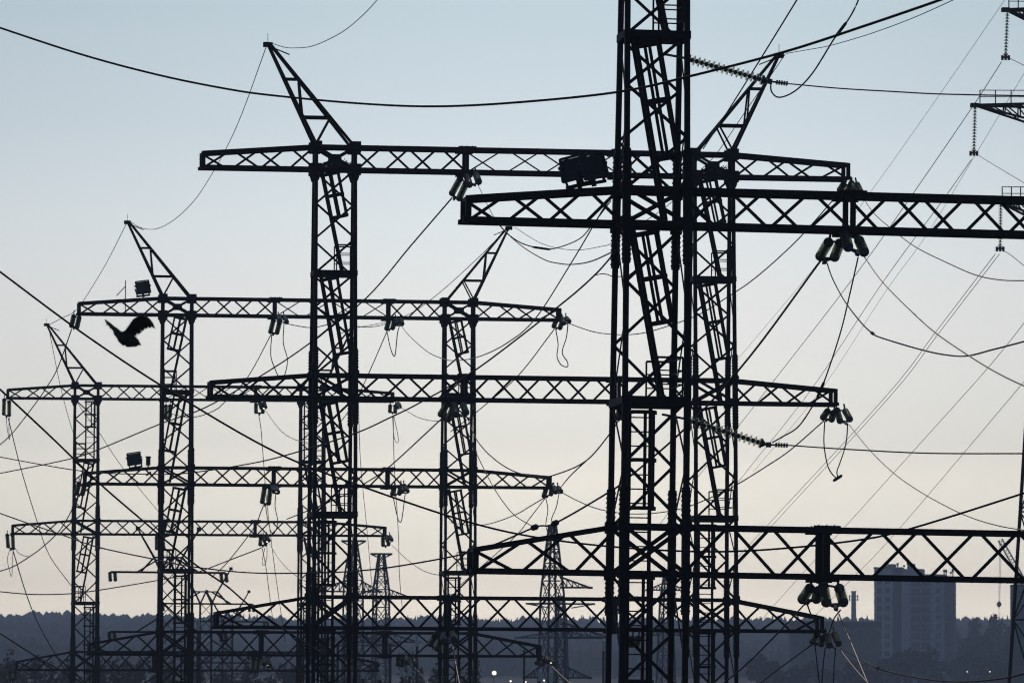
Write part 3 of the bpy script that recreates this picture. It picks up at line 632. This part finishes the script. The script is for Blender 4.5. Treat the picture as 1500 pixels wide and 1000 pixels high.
# ------------------------------------------------------------------ bird
def bird():
    Z = 52.0; s = FPX/Z; O = W(187, 495, Z)
    def at(px, py, dz=0): return (px-187)/s*R_ - (py-495)/s*U_ + dz*F_
    m = MB()
    m.tube([at(167,487,.12), at(172,490,.10), at(178,493,.06), at(186,496,0), at(194,499,-.05), at(200,502,-.10), at(204,504,-.13)], 0, 14, 0, [.02,.032,.052,.060,.05,.04,.01])   # tail end to head
    m.tube([at(200,501.5,-.10), at(204,503,-.13), at(209,505.5,-.15)], 0, 8, 0, [.03,.02,.002])      # head and beak
    def sheet(rows, th=.006):                                    # rows of (leading, trailing) points lofted into a thick wing
        n = len(m.v)
        nrm = F_
        for a, b in rows:
            for q in range(5):
                u = q/4; p = a.lerp(b, u); t_ = th*(1.2-u)
                m.v.append(tuple(p-nrm*t_)); 
            for q in range(4, -1, -1):
                u = q/4; p = a.lerp(b, u); t_ = th*(1.2-u)
                m.v.append(tuple(p+nrm*t_))
        for i in range(len(rows)-1):
            for k in range(10):
                a = n+i*10+k; b = n+i*10+(k+1) % 10; m.f.append((a, b, b+10, a+10)); m.m.append(0)
        m.f.append(tuple(n+k for k in range(10))[::-1]); m.m.append(0)
        m.f.append(tuple(n+(len(rows)-1)*10+k for k in range(10))); m.m.append(0)
    sheet([(at(176,488), at(199,500)), (at(184,483,-.02), at(200,495)), (at(190,475,-.05), at(204,490,-.01)), (at(196,467,-.09), at(209,486,-.04)),
           (at(203,463,-.13), at(213,483,-.08)), (at(211,462,-.17), at(219,480.5,-.13)), (at(217,463,-.20), at(224,480,-.18)), (at(222,467,-.22), at(227,479,-.21)), (at(226,472,-.23), at(230,480,-.23))])
    sheet([(at(188,491), at(176,501)), (at(178,486,.04), at(172,497,.02)), (at(173,482,.10), at(168,490,.07)), (at(166,477.5,.15), at(163,484,.13)),
           (at(160,473,.20), at(157,478,.18)), (at(154,469,.24), at(152,472.5,.23)), (at(151,467,.26), at(150,468.5,.26))], .008)
    for k, (x, y) in enumerate(((219,461),(229.5,481.5),(227,480.5),(222,481),(217,482),(211,485))):   # separated primaries
        b0 = at(x-5, y+3 if k == 0 else y-6, -.16); tp = at(x, y, -.17)
        m.tube([b0, (b0+tp)/2, tp], 0, 5, 0, [.012, .010, .003])
    for k, (x, y) in enumerate(((155,478),(160,482),(165,488))): m.tube([at(x, y-6, .18), at(x-1, y, .18)], 0, 5, 0, [.010, .003])
    m.tube([at(172,490,.1), at(176,497,.12), at(181,505,.13)], 0, 8, 0, [.02,.035,.02])          # tail fan
    m.tube([at(176,495,.09), at(187,504,.08), at(200,506,.05)], 0, 8, 0, [.03,.032,.012])
    o = link('bird', m.mesh('bird', FEATH, True), None, O)
    rm = o.modifiers.new('remesh', 'REMESH'); rm.mode = 'VOXEL'; rm.voxel_size = .0045
    tag(o, 'dark bird flapping with raised wings below the third gantry left cantilever', 'bird')
bird()

# ------------------------------------------------------------------ lattice pylons
def pylon(name, label, px, Z, prof, arms, m=GALV, group=None, base=None, yaw=0.4, railing=False, tbar=None, th=.1, parts_strings=()):
    s = FPX/Z; P = W(px, HOR(px), Z); gz = height(math.hypot(P.x, P.y)) if base is None else base
    t = thing(name, label, 'pylon', (P.x, P.y, gz), group)
    def zof(py): return (HOR(px)-py)/s + CAM.z - gz
    b = MB(); r = R_.copy(); r.z = 0; r.normalize(); f = Vector((-r.y, r.x, 0))
    ca, sa = math.cos(yaw), math.sin(yaw)
    pr = [(zof(y), h/s) for y, h in prof]
    if pr[-1][0] > .5: 
        k = (pr[-1][1]-pr[-2][1])/max(.1, (pr[-2][0]-pr[-1][0])); pr.append((0, pr[-1][1]+k*pr[-1][0]))
    def c(sx, sy, z, h): 
        h *= 1/(ca+sa)
        x, y = sx*h, sy*h; return r*(x*ca-y*sa) + f*(x*sa+y*ca) + Vector((0, 0, z))
    def hw(z):
        for (z0, h0), (z1, h1) in zip(pr, pr[1:]):
            if z >= z1: return h0+(h1-h0)*(z0-z)/(z0-z1)
        return pr[-1][1]
    z = pr[0][0]
    for (z0, h0), (z1, h1) in zip(pr, pr[1:]):
        for sx in (-1, 1):
            for sy in (-1, 1): b.bar(c(sx, sy, z0, h0), c(sx, sy, z1, h1), th)
    while z > .4:
        h = hw(z); z2 = max(0, z-max(1.2, h*2.2)); h2 = hw(z2)
        for (ax, ay), (bx, by) in (((-1,-1),(1,-1)), ((1,-1),(1,1)), ((1,1),(-1,1)), ((-1,1),(-1,-1))):
            b.bar(c(ax, ay, z, h), c(bx, by, z2, h2), th*.42); b.bar(c(bx, by, z, h), c(ax, ay, z2, h2), th*.42)
            b.bar(c(ax, ay, z2, h2), c(bx, by, z2, h2), th*.5)
        z = z2
    part('tower_body', b, m, t)
    for (py, l, rr, up) in arms:
        for e in (l, rr):
            if not e: continue
            a = MB(); sg = 1 if e > 0 else -1; zb = zof(py); tip = r*(e/s)+Vector((0, 0, zb)); h = hw(zb)
            for sy in (-1, 1):
                b0 = r*(sg*h*.8)+f*(sy*h*.8)+Vector((0, 0, zb)); b1 = r*(sg*h*.8)+f*(sy*h*.8)+Vector((0, 0, zb+up/s))
                tp = tip+f*(sy*.08)
                a.bar(b0, tp, th*.8); a.bar(b1, tp, th*.7)
                for q in range(1, 5):
                    u = q/5; v = (q-.5)/5
                    a.bar(b0.lerp(tp, u), b1.lerp(tp, u), th*.4); a.bar(b0.lerp(tp, u), b1.lerp(tp, max(0, u-.2)), th*.4)
            for q in range(0, 6):
                u = q/6; x0 = r*(sg*h*.8)+f*(h*.8)+Vector((0, 0, zb)); x1 = r*(sg*h*.8)-f*(h*.8)+Vector((0, 0, zb))
                a.bar(x0.lerp(tip, u), x1.lerp(tip, min(1, u+.16)), th*.4)
            a.box(tip-Vector((.2, .2, .12)), tip+Vector((.2, .2, .1)))
            am = part('crossarm', a, m, t)
            if railing:
                k = MB(); L = abs(e/s)-h; n = 4
                for q in range(n+1):
                    p = tip.lerp(r*(sg*h)+Vector((0, 0, zb)), .08+.9*q/n)
                    k.bar(p, p+Vector((0, 0, .8)), .05)
                for zq in (.45, .8): k.bar(tip.lerp(r*(sg*h)+Vector((0,0,zb)), .08)+Vector((0, 0, zq)), r*(sg*h)+Vector((0, 0, zb+zq)), .04)
                part('railing', k, m, am)
    if tbar:
        py, l, rr, dn = tbar; a = MB(); zb = zof(py)
        for sy in (-1, 1):
            a.bar(r*(l/s)+f*(sy*.1)+Vector((0, 0, zb)), r*(rr/s)+f*(sy*.1)+Vector((0, 0, zb)), th*1.1)
            for e in (l, rr):
                a.bar(r*(e/s)+f*(sy*.1)+Vector((0, 0, zb)), r*(e*.3/s)+f*(sy*.3)+Vector((0, 0, zb-dn/s)), th*.7)
        part('top_arm', a, m, t)
    return t
# right edge pylon (its body lies just outside the picture)
pylon('lattice_pylon', 'tall lattice pylon at the right edge with railed crossarms and hanging insulators', 1570, 300, [(-140, 20), (0, 34), (300, 46), (650, 66), (1000, 88)],
      [(8, -96, 96, -30), (150, -142, 142, -32), (293, -106, 106, -30)], STEEL, None, 0, .35, True, None, .16)
me16, L16 = string_mesh(14, .146, .13)
for lab, a, b in (('slim hanging insulator string under the right pylon upper crossarm', (1476,12), (1473,84)),
                  ('slim hanging insulator string under the right pylon middle crossarm', (1428.5,154), (1426.5,224)),
                  ('slim hanging insulator string under the right pylon lower crossarm', (1466,297), (1465,364))):
    p, q = W(*a, 300), W(*b, 300); root = thing('insulator_string', lab, 'insulator', p, 'hanging strings of the right pylon')
    o = link('disc_string', me16, root); o.rotation_mode = 'QUATERNION'; o.rotation_quaternion = (q-p).to_track_quat('Z', 'Y'); o.scale = (1, 1, (q-p).length/L16)
    k = MB(); e = q-p
    k.bar(e-R_*.2, e+R_*.2, .1, .08)
    for x in (-.17, 0, .17): k.bar(e+R_*x-U_*.16, e+R_*x+U_*.1, .12, .1)
    part('clamp', k, CAP, root)
FARP = 'far pylons on the plain'
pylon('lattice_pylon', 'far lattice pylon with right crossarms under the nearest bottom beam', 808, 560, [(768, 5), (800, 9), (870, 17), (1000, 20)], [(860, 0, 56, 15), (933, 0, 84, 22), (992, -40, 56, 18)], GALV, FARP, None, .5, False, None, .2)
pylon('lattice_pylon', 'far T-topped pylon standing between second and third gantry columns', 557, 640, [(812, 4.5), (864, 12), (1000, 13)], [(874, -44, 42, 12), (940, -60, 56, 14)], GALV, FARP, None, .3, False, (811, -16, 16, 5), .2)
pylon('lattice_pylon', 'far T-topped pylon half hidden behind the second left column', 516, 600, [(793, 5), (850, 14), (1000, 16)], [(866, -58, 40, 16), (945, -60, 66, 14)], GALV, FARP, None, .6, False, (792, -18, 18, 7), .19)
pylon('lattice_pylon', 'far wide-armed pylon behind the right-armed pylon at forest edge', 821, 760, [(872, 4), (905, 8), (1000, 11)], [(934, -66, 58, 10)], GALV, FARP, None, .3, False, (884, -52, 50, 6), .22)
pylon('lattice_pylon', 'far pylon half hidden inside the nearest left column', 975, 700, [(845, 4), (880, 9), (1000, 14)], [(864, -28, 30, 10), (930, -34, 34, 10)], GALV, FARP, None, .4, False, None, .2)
# short T masts between the gantries and the wood
def t_mast(label, px, Z, arm_y, k):
    s = FPX/Z; P = W(px, HOR(px), Z); t = thing('busbar_mast', label, 'mast', (P.x, P.y, 0), 'T-shaped masts beyond the fourth gantry')
    m = MB(); h = .45; zt = (HOR(px)-arm_y)/s+CAM.z; zb = zt-3.8
    for sx in (-1, 1):
        for sy in (-1, 1): m.bar((sx*h, sy*h, 0), (sx*h, sy*h, zt), .09)
    n = int(zt/.95)
    for i in range(n):
        z0, z1 = zt-i*.95, zt-(i+1)*.95; q = 1 if i % 2 else -1
        for sy in (-1, 1): m.bar((-q*h*sy, sy*h, z0), (q*h*sy, sy*h, z1), .05)
        for sx in (-1, 1): m.bar((sx*h, -q*h*sx, z0), (sx*h, q*h*sx, z1), .05)
    part('mast_body', m, STEEL, t)
    for z in (zt, zb, zb-3.6):
        a = MB()
        for sy in (-.25, .25):
            a.bar((-3.65, sy, z), (3.65, sy, z), .12)
            for sx in (-1, 1): a.bar((sx*2.0, sy, z), (sx*.5, sy, z+.95 if z < zt else z+.9), .09)
        part('crossarm', a, STEEL, t)
    a = MB(); zc = zt+.95
    for sy in (-.3, .3):
        a.bar((-.9, sy, zc), (.9, sy, zc), .09)
        for p, q in (((-.9, zc), (-.45, zt)), ((0, zc), (-.45, zt)), ((0, zc), (.45, zt)), ((.9, zc), (.45, zt)), ((.9, zc), (1.7, zt+.06)), ((-.9, zc), (-1.7, zt+.06))):
            a.bar((p[0], sy, p[1]), (q[0], sy, q[1]), .09)
        for sx in (-1, 1): a.bar((sx*.9, sy, zc), (sx*1.95, 0, zt+2.75), .1)
    for sx in (-1, 1): a.box((sx*1.95-.13, -.13, zt+2.65), (sx*1.95+.13, .13, zt+2.9))
    part('spire_frame', a, STEEL, t)
    me, L = get_string(9); E = []
    for nm, sx, z in (('upper left', -1, zt), ('upper right', 1, zt), ('lower left', -1, zb), ('lower right', 1, zb)):
        root = thing('insulator_string', f'tiny insulator pair at {nm} arm end of the {k} T-shaped mast', 'insulator', (P.x+sx*3.55, P.y, z-.06), 'insulators of the T-shaped masts')
        for dx in (-.16, .16):
            o = link('disc_string', me, root, (dx, 0, 0)); o.rotation_euler = (math.pi-.9, 0, 0); o.scale = (1, 1, .62)
        y = MB(); y.bar((-.2, 0, 0), (.2, 0, 0), .06); part('top_yoke', y, CAP, root)
t_mast('first dark T-shaped mast mostly hidden behind the third left column', 244, 362, 838, 'first')
t_mast('second dark T-shaped mast with lattice body right of the third left column', 300, 447, 884, 'second')
t_mast('third dark T-shaped mast behind the second bottom beam left tip', 332, 525, 910, 'third')

# ------------------------------------------------------------------ far buildings, chimney, crane
def frame_at(px, d):
    p = hz(px, d); r = Vector((F_.y, -F_.x, 0)).normalized(); ang = math.atan2(r.y, r.x)
    return Vector((p.x, p.y, height(d))), ang
D1 = 1800; p, ang = frame_at(1340, D1); s = FPX/D1
bt = thing('apartment_tower', 'tall grey apartment tower with roof antennas right of frame centre', 'building', p); bt.rotation_euler.z = ang-.12
def zpx(py, d, base, px=1300): return (HOR(px)-py)/FPX*d + CAM.z - base
zr = zpx(833, D1, p.z); zr2 = zpx(843, D1, p.z)
X = lambda q: (q-1340)/s
m = MB(); m.box((X(1282), 0, -3), (X(1309), 16, zr)); part('left_wing', m, CONCR, bt)
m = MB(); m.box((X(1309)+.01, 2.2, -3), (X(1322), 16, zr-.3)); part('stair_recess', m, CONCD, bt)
m = MB(); m.box((X(1322)+.02, 0, -3), (X(1385), 15, zr2)); m.box((X(1322)+.02, 3, zr2), (X(1353), 14, zr+.05)); part('main_wall', m, CONCR, bt)
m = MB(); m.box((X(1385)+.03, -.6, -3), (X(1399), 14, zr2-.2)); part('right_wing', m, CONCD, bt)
m = MB()
m.box((X(1281), -.3, zr), (X(1323), 16.3, zr+.5)); m.box((X(1354), -.3, zr2), (X(1386), 15.3, zr2+.45))
m.box((X(1300), 4, zr+.5), (X(1312), 9, zr+1.6)); m.box((X(1330), 4, zr), (X(1336), 8, zr+2))
part('roof_parapet', m, CONCD, bt)
m = MB(); rnd = random.Random(3)
for q in (1298, 1308, 1316, 1320, 1325, 1330, 1333, 1335, 1337, 1339, 1384, 1386, 1394, 1396):
    z = zr if q < 1350 else zr2; h = rnd.uniform(.8, 2.6); y = rnd.uniform(1, 10)
    m.bar((X(q), y, z), (X(q), y, z+h), .35 if h > 1.8 else .18)
    m.box((X(q)-.35, y-.2, z+h*.55), (X(q)+.35, y+.2, z+h*.95))
part('antennas', m, CONCD, bt)
fl = 2.85; wm = {}
def win(x0, x1, y, z, h, parent):
    key = (round(x1-x0, 2), h)
    if key not in wm:
        k = MB(); wd = x1-x0; k.box((0, -.06, 0), (wd, .05, h)); 
        k.bar((wd/2, -.1, 0), (wd/2, -.1, h), .09, mi=1); k.bar((0, -.1, 0), (wd, -.1, 0), .12, mi=1)
        wm[key] = k.mesh('window', [WGLASS, CONCD])
    link('window', wm[key], parent, (x0, y, z))
z = zr2-2.6; n = 0
while z > 4 and n < 94:
    for a, b, y in ((1286, 1293, 0), (1298, 1305, 0), (1336, 1349, 0), (1351, 1364, 0), (1372, 1379, 0), (1389, 1395, -.6)):
        win(X(a), X(b), y, z, 1.5, bt); n += 1
    z -= fl
k = MB(); z = zr2-2.75
while z > 2: k.box((X(1334), -1.1, z-.35), (X(1366), -.02, z+.15)); z -= fl
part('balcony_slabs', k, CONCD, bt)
D2 = 1650; p, ang = frame_at(1222, D2); s = FPX/D2; X = lambda q: (q-1222)/s; zr = zpx(917, D2, p.z)
bt = thing('brick_building', 'long low building with dark reddish roof left of the apartment tower', 'building', p); bt.rotation_euler.z = ang
m = MB(); m.box((X(1160), 0, -3), (X(1292), 14, zr)); part('wall', m, PLAST, bt)
m = MB(); m.box((X(1158), -.5, zr), (X(1293), 14.5, zr+1.3)); part('roof', m, BRICK, bt)
for r_ in range(3):
    for q in range(11): win(X(1166+q*11.4), X(1171+q*11.4), 0, zr-3-r_*3.3, 1.7, bt)
D3 = 2300; p, ang = frame_at(1252, D3); s = FPX/D3; zt = zpx(866, D3, p.z)
ct = thing('chimney', 'tall pale chimney with antennas rising behind the low brick-roofed building', 'chimney', p)
m = MB(); m.lathe([(1.35, -2), (.95, zt-.5), (1.15, zt-.4), (1.15, zt), (.7, zt), (.7, zt-1)], 0, 16); part('shaft', m, CHIM, ct)
m = MB()
for z_ in (zt-3.6, zt-2.2): m.lathe([(1.0, 0), (1.9, 0), (1.9, .2), (1.0, .2), (1.0, 0)], z_, 16)
for a in range(6):
    x, y = 1.9*math.cos(a*1.047+.3), 1.9*math.sin(a*1.047+.3); m.bar((x, y, zt-4), (x, y, zt-1.5-.5*(a % 2)), .35)
part('antennas', m, CONCD, ct)
D4 = 1250; p, ang = frame_at(1507, D4); s = FPX/D4; zr = zpx(857, D4, p.z)
bt = thing('office_block', 'narrow strip of dark blue building behind the right edge pylon', 'building', p); bt.rotation_euler.z = ang
m = MB(); m.box((-(1507-1487)/s, 0, -3), (6, 10, zr)); part('wall', m, CONCD, bt)
m = MB(); m.box((-(1507-1484)/s, .5, -3), (-(1507-1487)/s-.01, 4, zr-7)); part('side_annex', m, CONCD, bt)
m = MB(); m.box((-(1507-1486.5)/s, -.2, zr), (6.2, 10.2, zr+.4)); part('roof', m, BRICK, bt)
for r_ in range(6): win(-1.8, -.4, 0, zr-2.6-r_*3, 1.4, bt); win(.6, 2, 0, zr-2.6-r_*3, 1.4, bt)
D5 = 2000; P0 = W(1465, 790, D5); P1 = W(1500, 852, D5); pb = W(1506, 862, D5); gz = height(D5)
cr = thing('tower_crane', 'pale luffing crane jib with hanging hook above the right trees', 'crane', (pb.x, pb.y, gz))
o_ = Vector((pb.x, pb.y, gz)); m = MB()
def truss(m, a, b, w, th, n):
    d = (b-a).normalized(); u = Vector((0, 0, 1)) if abs(d.z) < .95 else R_; x = d.cross(u).normalized()*w/2; y = x.cross(d).normalized()*w/2
    cs = (x+y, x-y, -x-y, -x+y)
    for q in cs: m.bar(a+q, b+q, th)
    for i in range(n):
        for j in range(4): m.bar(a.lerp(b, i/n)+cs[j], a.lerp(b, (i+1)/n)+cs[(j+1) % 4], th*.7)
truss(m, P0-o_, P1-o_, 1.5, .22, 14); part('jib', m, CRANE, cr)
m = MB(); truss(m, P1-o_, Vector((0, 0, 0)), 1.8, .3, 16); part('crane_tower', m, CRANE, cr)
m = MB(); h = W(1463.5, 884, D5); 
for dx in (-.18, .5): m.bar(P0-o_+R_*dx, h-o_+R_*dx*.4, .12)
part('hoist_rope', m, CABLE, cr)
m = MB(); c = h-o_; m.tube([c+U_*.9, c+U_*.2, c-U_*.7, c-U_*1.2], 0, 8, 0, [.3, .9, .75, .15]); m.bar(c-U_*1.1, c-U_*4.5, .13); part('hook_block', m, STEEL, cr)

# ------------------------------------------------------------------ trees
def leafy(rnd, w_, h_, n, size, base):
    m = MB(); lobes = [(Vector((rnd.gauss(0, .28)*w_, rnd.gauss(0, .28)*w_, base+h_*rnd.uniform(.15, .9))), rnd.uniform(.18, .34)) for _ in range(9)]
    for _ in range(n):
        c, r = rnd.choice(lobes); d = Vector((rnd.gauss(0, 1), rnd.gauss(0, 1), rnd.gauss(0, 1))).normalized()*(rnd.random()**.4)
        p = c+Vector((d.x*r*w_, d.y*r*w_, d.z*r*h_*.8)); q = size*rnd.uniform(.6, 1.4)
        a = Vector((rnd.gauss(0, 1), rnd.gauss(0, 1), rnd.gauss(0, 1))).normalized(); b = a.orthogonal().normalized(); c2 = a.cross(b)
        n0 = len(m.v); m.v += [tuple(p+b*q), tuple(p+c2*q*.6), tuple(p-b*q), tuple(p-c2*q*.6)]; m.f.append((n0, n0+1, n0+2, n0+3)); m.m.append(0)
    return m
def tree(name, label, px, d, top_py, wpx, group, m_=LEAF, seed=0, size=.55, n=700, cat='tree'):
    rnd = random.Random(seed); p = hz(px, d); g = height(d); s = FPX/d
    h = (HOR(px)-top_py)/s+CAM.z-g; w_ = wpx/s
    t = thing(name, label, cat, (p.x, p.y, g), group)
    k = MB(); k.tube([(0, 0, -.5), (.1, 0, h*.3), (.05, .1, h*.6), (0, 0, h*.85)], 0, 7, 0, [w_*.05+.1, w_*.04+.06, w_*.025+.04, .03])
    for i in range(6):
        a = rnd.uniform(0, 6.28); z0 = h*rnd.uniform(.25, .6); q = Vector((math.cos(a)*w_*.4, math.sin(a)*w_*.4, z0+h*.25)); k.tube([(0, 0, z0), q*.5+Vector((0, 0, z0*.5)), q], 0, 5, 0, [.1, .06, .02])
    part('trunk', k, BARK, t)
    part('crown', leafy(rnd, w_, h*.8, n, size, h*.2), m_, t)
for i, (px, top, wd) in enumerate(((1312,957,34),(1330,948,38),(1352,952,34),(1298,968,30),(1374,972,26))):
    tree('leafy_tree', 'dark leafy tree in the row before the foot of the apartment tower', px, 1500+i*14, top, wd, 'trees before the apartment tower', LEAF, 10+i, .7, 800)
for i, (px, top, wd) in enumerate(((1408,917,40),(1428,908,44),(1449,914,46),(1470,906,42),(1490,916,40),(1416,938,44),(1440,936,46),(1464,940,48),(1486,942,40),(1404,962,40),(1430,966,44),(1456,964,46),(1480,968,44))):
    tree('leafy_tree', 'hazy leafy tree in the clump between apartment tower and right edge', px, 2050-i*45, top, wd, 'clump of trees right of the tower', LEAF, 30+i, .9, 900)
for i, (px, top, wd) in enumerate(((1180,968,40),(1215,975,36),(1245,970,34),(1272,978,30),(1110,962,40),(1140,972,40))):
    tree('leafy_tree', 'dim leafy tree along the foot of the low reddish-roofed building', px, 1420-i*12, top, wd, 'trees before the low building', LEAF, 60+i, .8, 700)
brs = random.Random(21)
for i in range(25):
    px = 2+i*22.5+brs.uniform(-5, 5)
    tree('bare_bush', 'dark straggly bush along the lower left edge under the bottom beams', px, 640+i*5 if i % 2 else 760, 968+brs.uniform(-4, 12)+(6 if px > 200 else 0), brs.uniform(34, 46), 'bushes along the lower left edge', LEAF, 80+i, .26, 1000, 'bush')
for i, (px, top, wd) in enumerate(((606,974,36),(630,969,40),(652,972,36),(676,970,38),(700,978,34))):
    tree('brown_bush', 'brownish dry bush beside the third right column at the bottom edge', px, 640+i*7, top, wd, 'dry bushes at the bottom edge', BRUSH, 110+i, .25, 1000, 'bush')
# the far wood on the hillside
rnd = random.Random(5); fm = MB()
def conifer(p, h, r):
    for k in range(3):
        z0 = h*(.12+.27*k); z1 = min(h, z0+h*.46); rr = r*(1-.27*k); n0 = len(fm.v)
        a0 = rnd.random()*6
        for q in range(6):
            a = a0+q*1.047; e = rr*rnd.uniform(.75, 1.15); fm.v.append((p.x+math.cos(a)*e, p.y+math.sin(a)*e, p.z+z0+rnd.uniform(-.4, .4)))
        fm.v.append((p.x+rnd.uniform(-.2, .2), p.y, p.z+z1))
        for q in range(6): fm.f.append((n0+q, n0+(q+1) % 6, n0+6)); fm.m.append(0)
def broad(p, h, r):
    n0 = len(fm.v); rings = ((.2, .6), (.4, 1.0), (.65, .95), (.85, .6))
    for t, q in rings:
        for k in range(7):
            a = k*.8976+t*3; e = r*q*rnd.uniform(.75, 1.2); fm.v.append((p.x+math.cos(a)*e, p.y+math.sin(a)*e, p.z+h*t+rnd.uniform(-.7, .7)))
    fm.v.append((p.x, p.y, p.z+h))
    for i in range(3):
        for k in range(7): fm.f.append((n0+i*7+k, n0+i*7+(k+1) % 7, n0+(i+1)*7+(k+1) % 7, n0+(i+1)*7+k)); fm.m.append(0)
    for k in range(7): fm.f.append((n0+21+k, n0+21+(k+1) % 7, n0+28)); fm.m.append(0)
d = 2150
while d < 3620:
    wdt = .098*d; x = -wdt
    while x < wdt:
        dd = d+rnd.uniform(-14, 14); q = ahead(dd, x); px = 750+x/dd*FPX
        left = max(0, min(1, (420-px)/200)); p = Vector((q.x, q.y, height(dd)+lift(dd, x/dd*d)-1))
        big = .5+.5*math.sin(px*.035+d*.013)*math.sin(px*.0113+2+d*.004)+.35*math.sin(px*.11+d*.05)
        hh = rnd.uniform(8.5, 11.0)+3.2*big*(.6+.6*left)
        if rnd.random() < .72*left+.25: broad(p, hh+.5*left, rnd.uniform(2.9, 4.8))
        else: conifer(p, hh*rnd.uniform(.92, 1.08), rnd.uniform(1.9, 2.8))
        x += rnd.uniform(3.0, 5.2)
    d += 38
fo = link('far_wood', fm.mesh('far_wood', FOREST)); fo['kind'] = 'stuff'

# ------------------------------------------------------------------ distant lamps
for i, (px, py, d, r, lab) in enumerate(((724, 985, 900, .34, 'brightest round white lamp glowing low beside the third right column'),
                                (748, 997, 905, .16, 'left small lamp of the low row near the bottom edge centre'),
                                (770, 998, 910, .14, 'middle small lamp of the low row near the bottom edge centre'),
                                (797, 996, 915, .14, 'right small lamp of the low row near the bottom edge centre'),
                                (1417, 983, 1450, .16, 'left tiny pale lamp among the trees right of the tower'),
                                (1450, 983, 1450, .16, 'right tiny pale lamp among the trees right of the tower'))):
    P = W(px, py, d); g = height(d)
    t = thing('street_lamp', lab, 'lamp', (P.x, P.y, g), 'distant lit lamps')
    k = MB(); h = P.z-g; k.tube([(0, .3, -.3), (0, .3, h*.6), (0, .3, h+.35), (0, 0, h+.3)], 0, 6, 0, [.09, .07, .06, .05]); part('pole', k, GALV, t)
    k = MB(); k.tube([(0, -r*.9, h), (0, -r*.5, h), (0, r*.5, h), (0, r*.9, h)], 0, 12, 0, [r*.5, r, r, r*.5]); part('lamp_head', k, lamp, t)

# ------------------------------------------------------------------ haze
hb = MB(); c4 = []
for z_ in (-3, 112):
    for d_, x_ in ((-120, -420), (-120, 420), (3950, 900), (3950, -900)):
        p = ahead(d_, x_); c4.append((p.x, p.y, z_))
hb.quadbox(c4)
hz_m = bpy.data.materials.new('haze'); hz_m.use_nodes = True; n = hz_m.node_tree; n.nodes.clear()
o_ = n.nodes.new('ShaderNodeOutputMaterial'); pv = n.nodes.new('ShaderNodeVolumePrincipled')
pv.inputs['Color'].default_value = (.64, .75, .98, 1); pv.inputs['Density'].default_value = .00024; pv.inputs['Anisotropy'].default_value = 0.0
n.links.new(pv.outputs[0], o_.inputs['Volume'])
ho = link('haze', hb.mesh('haze', hz_m)); ho['kind'] = 'stuff'
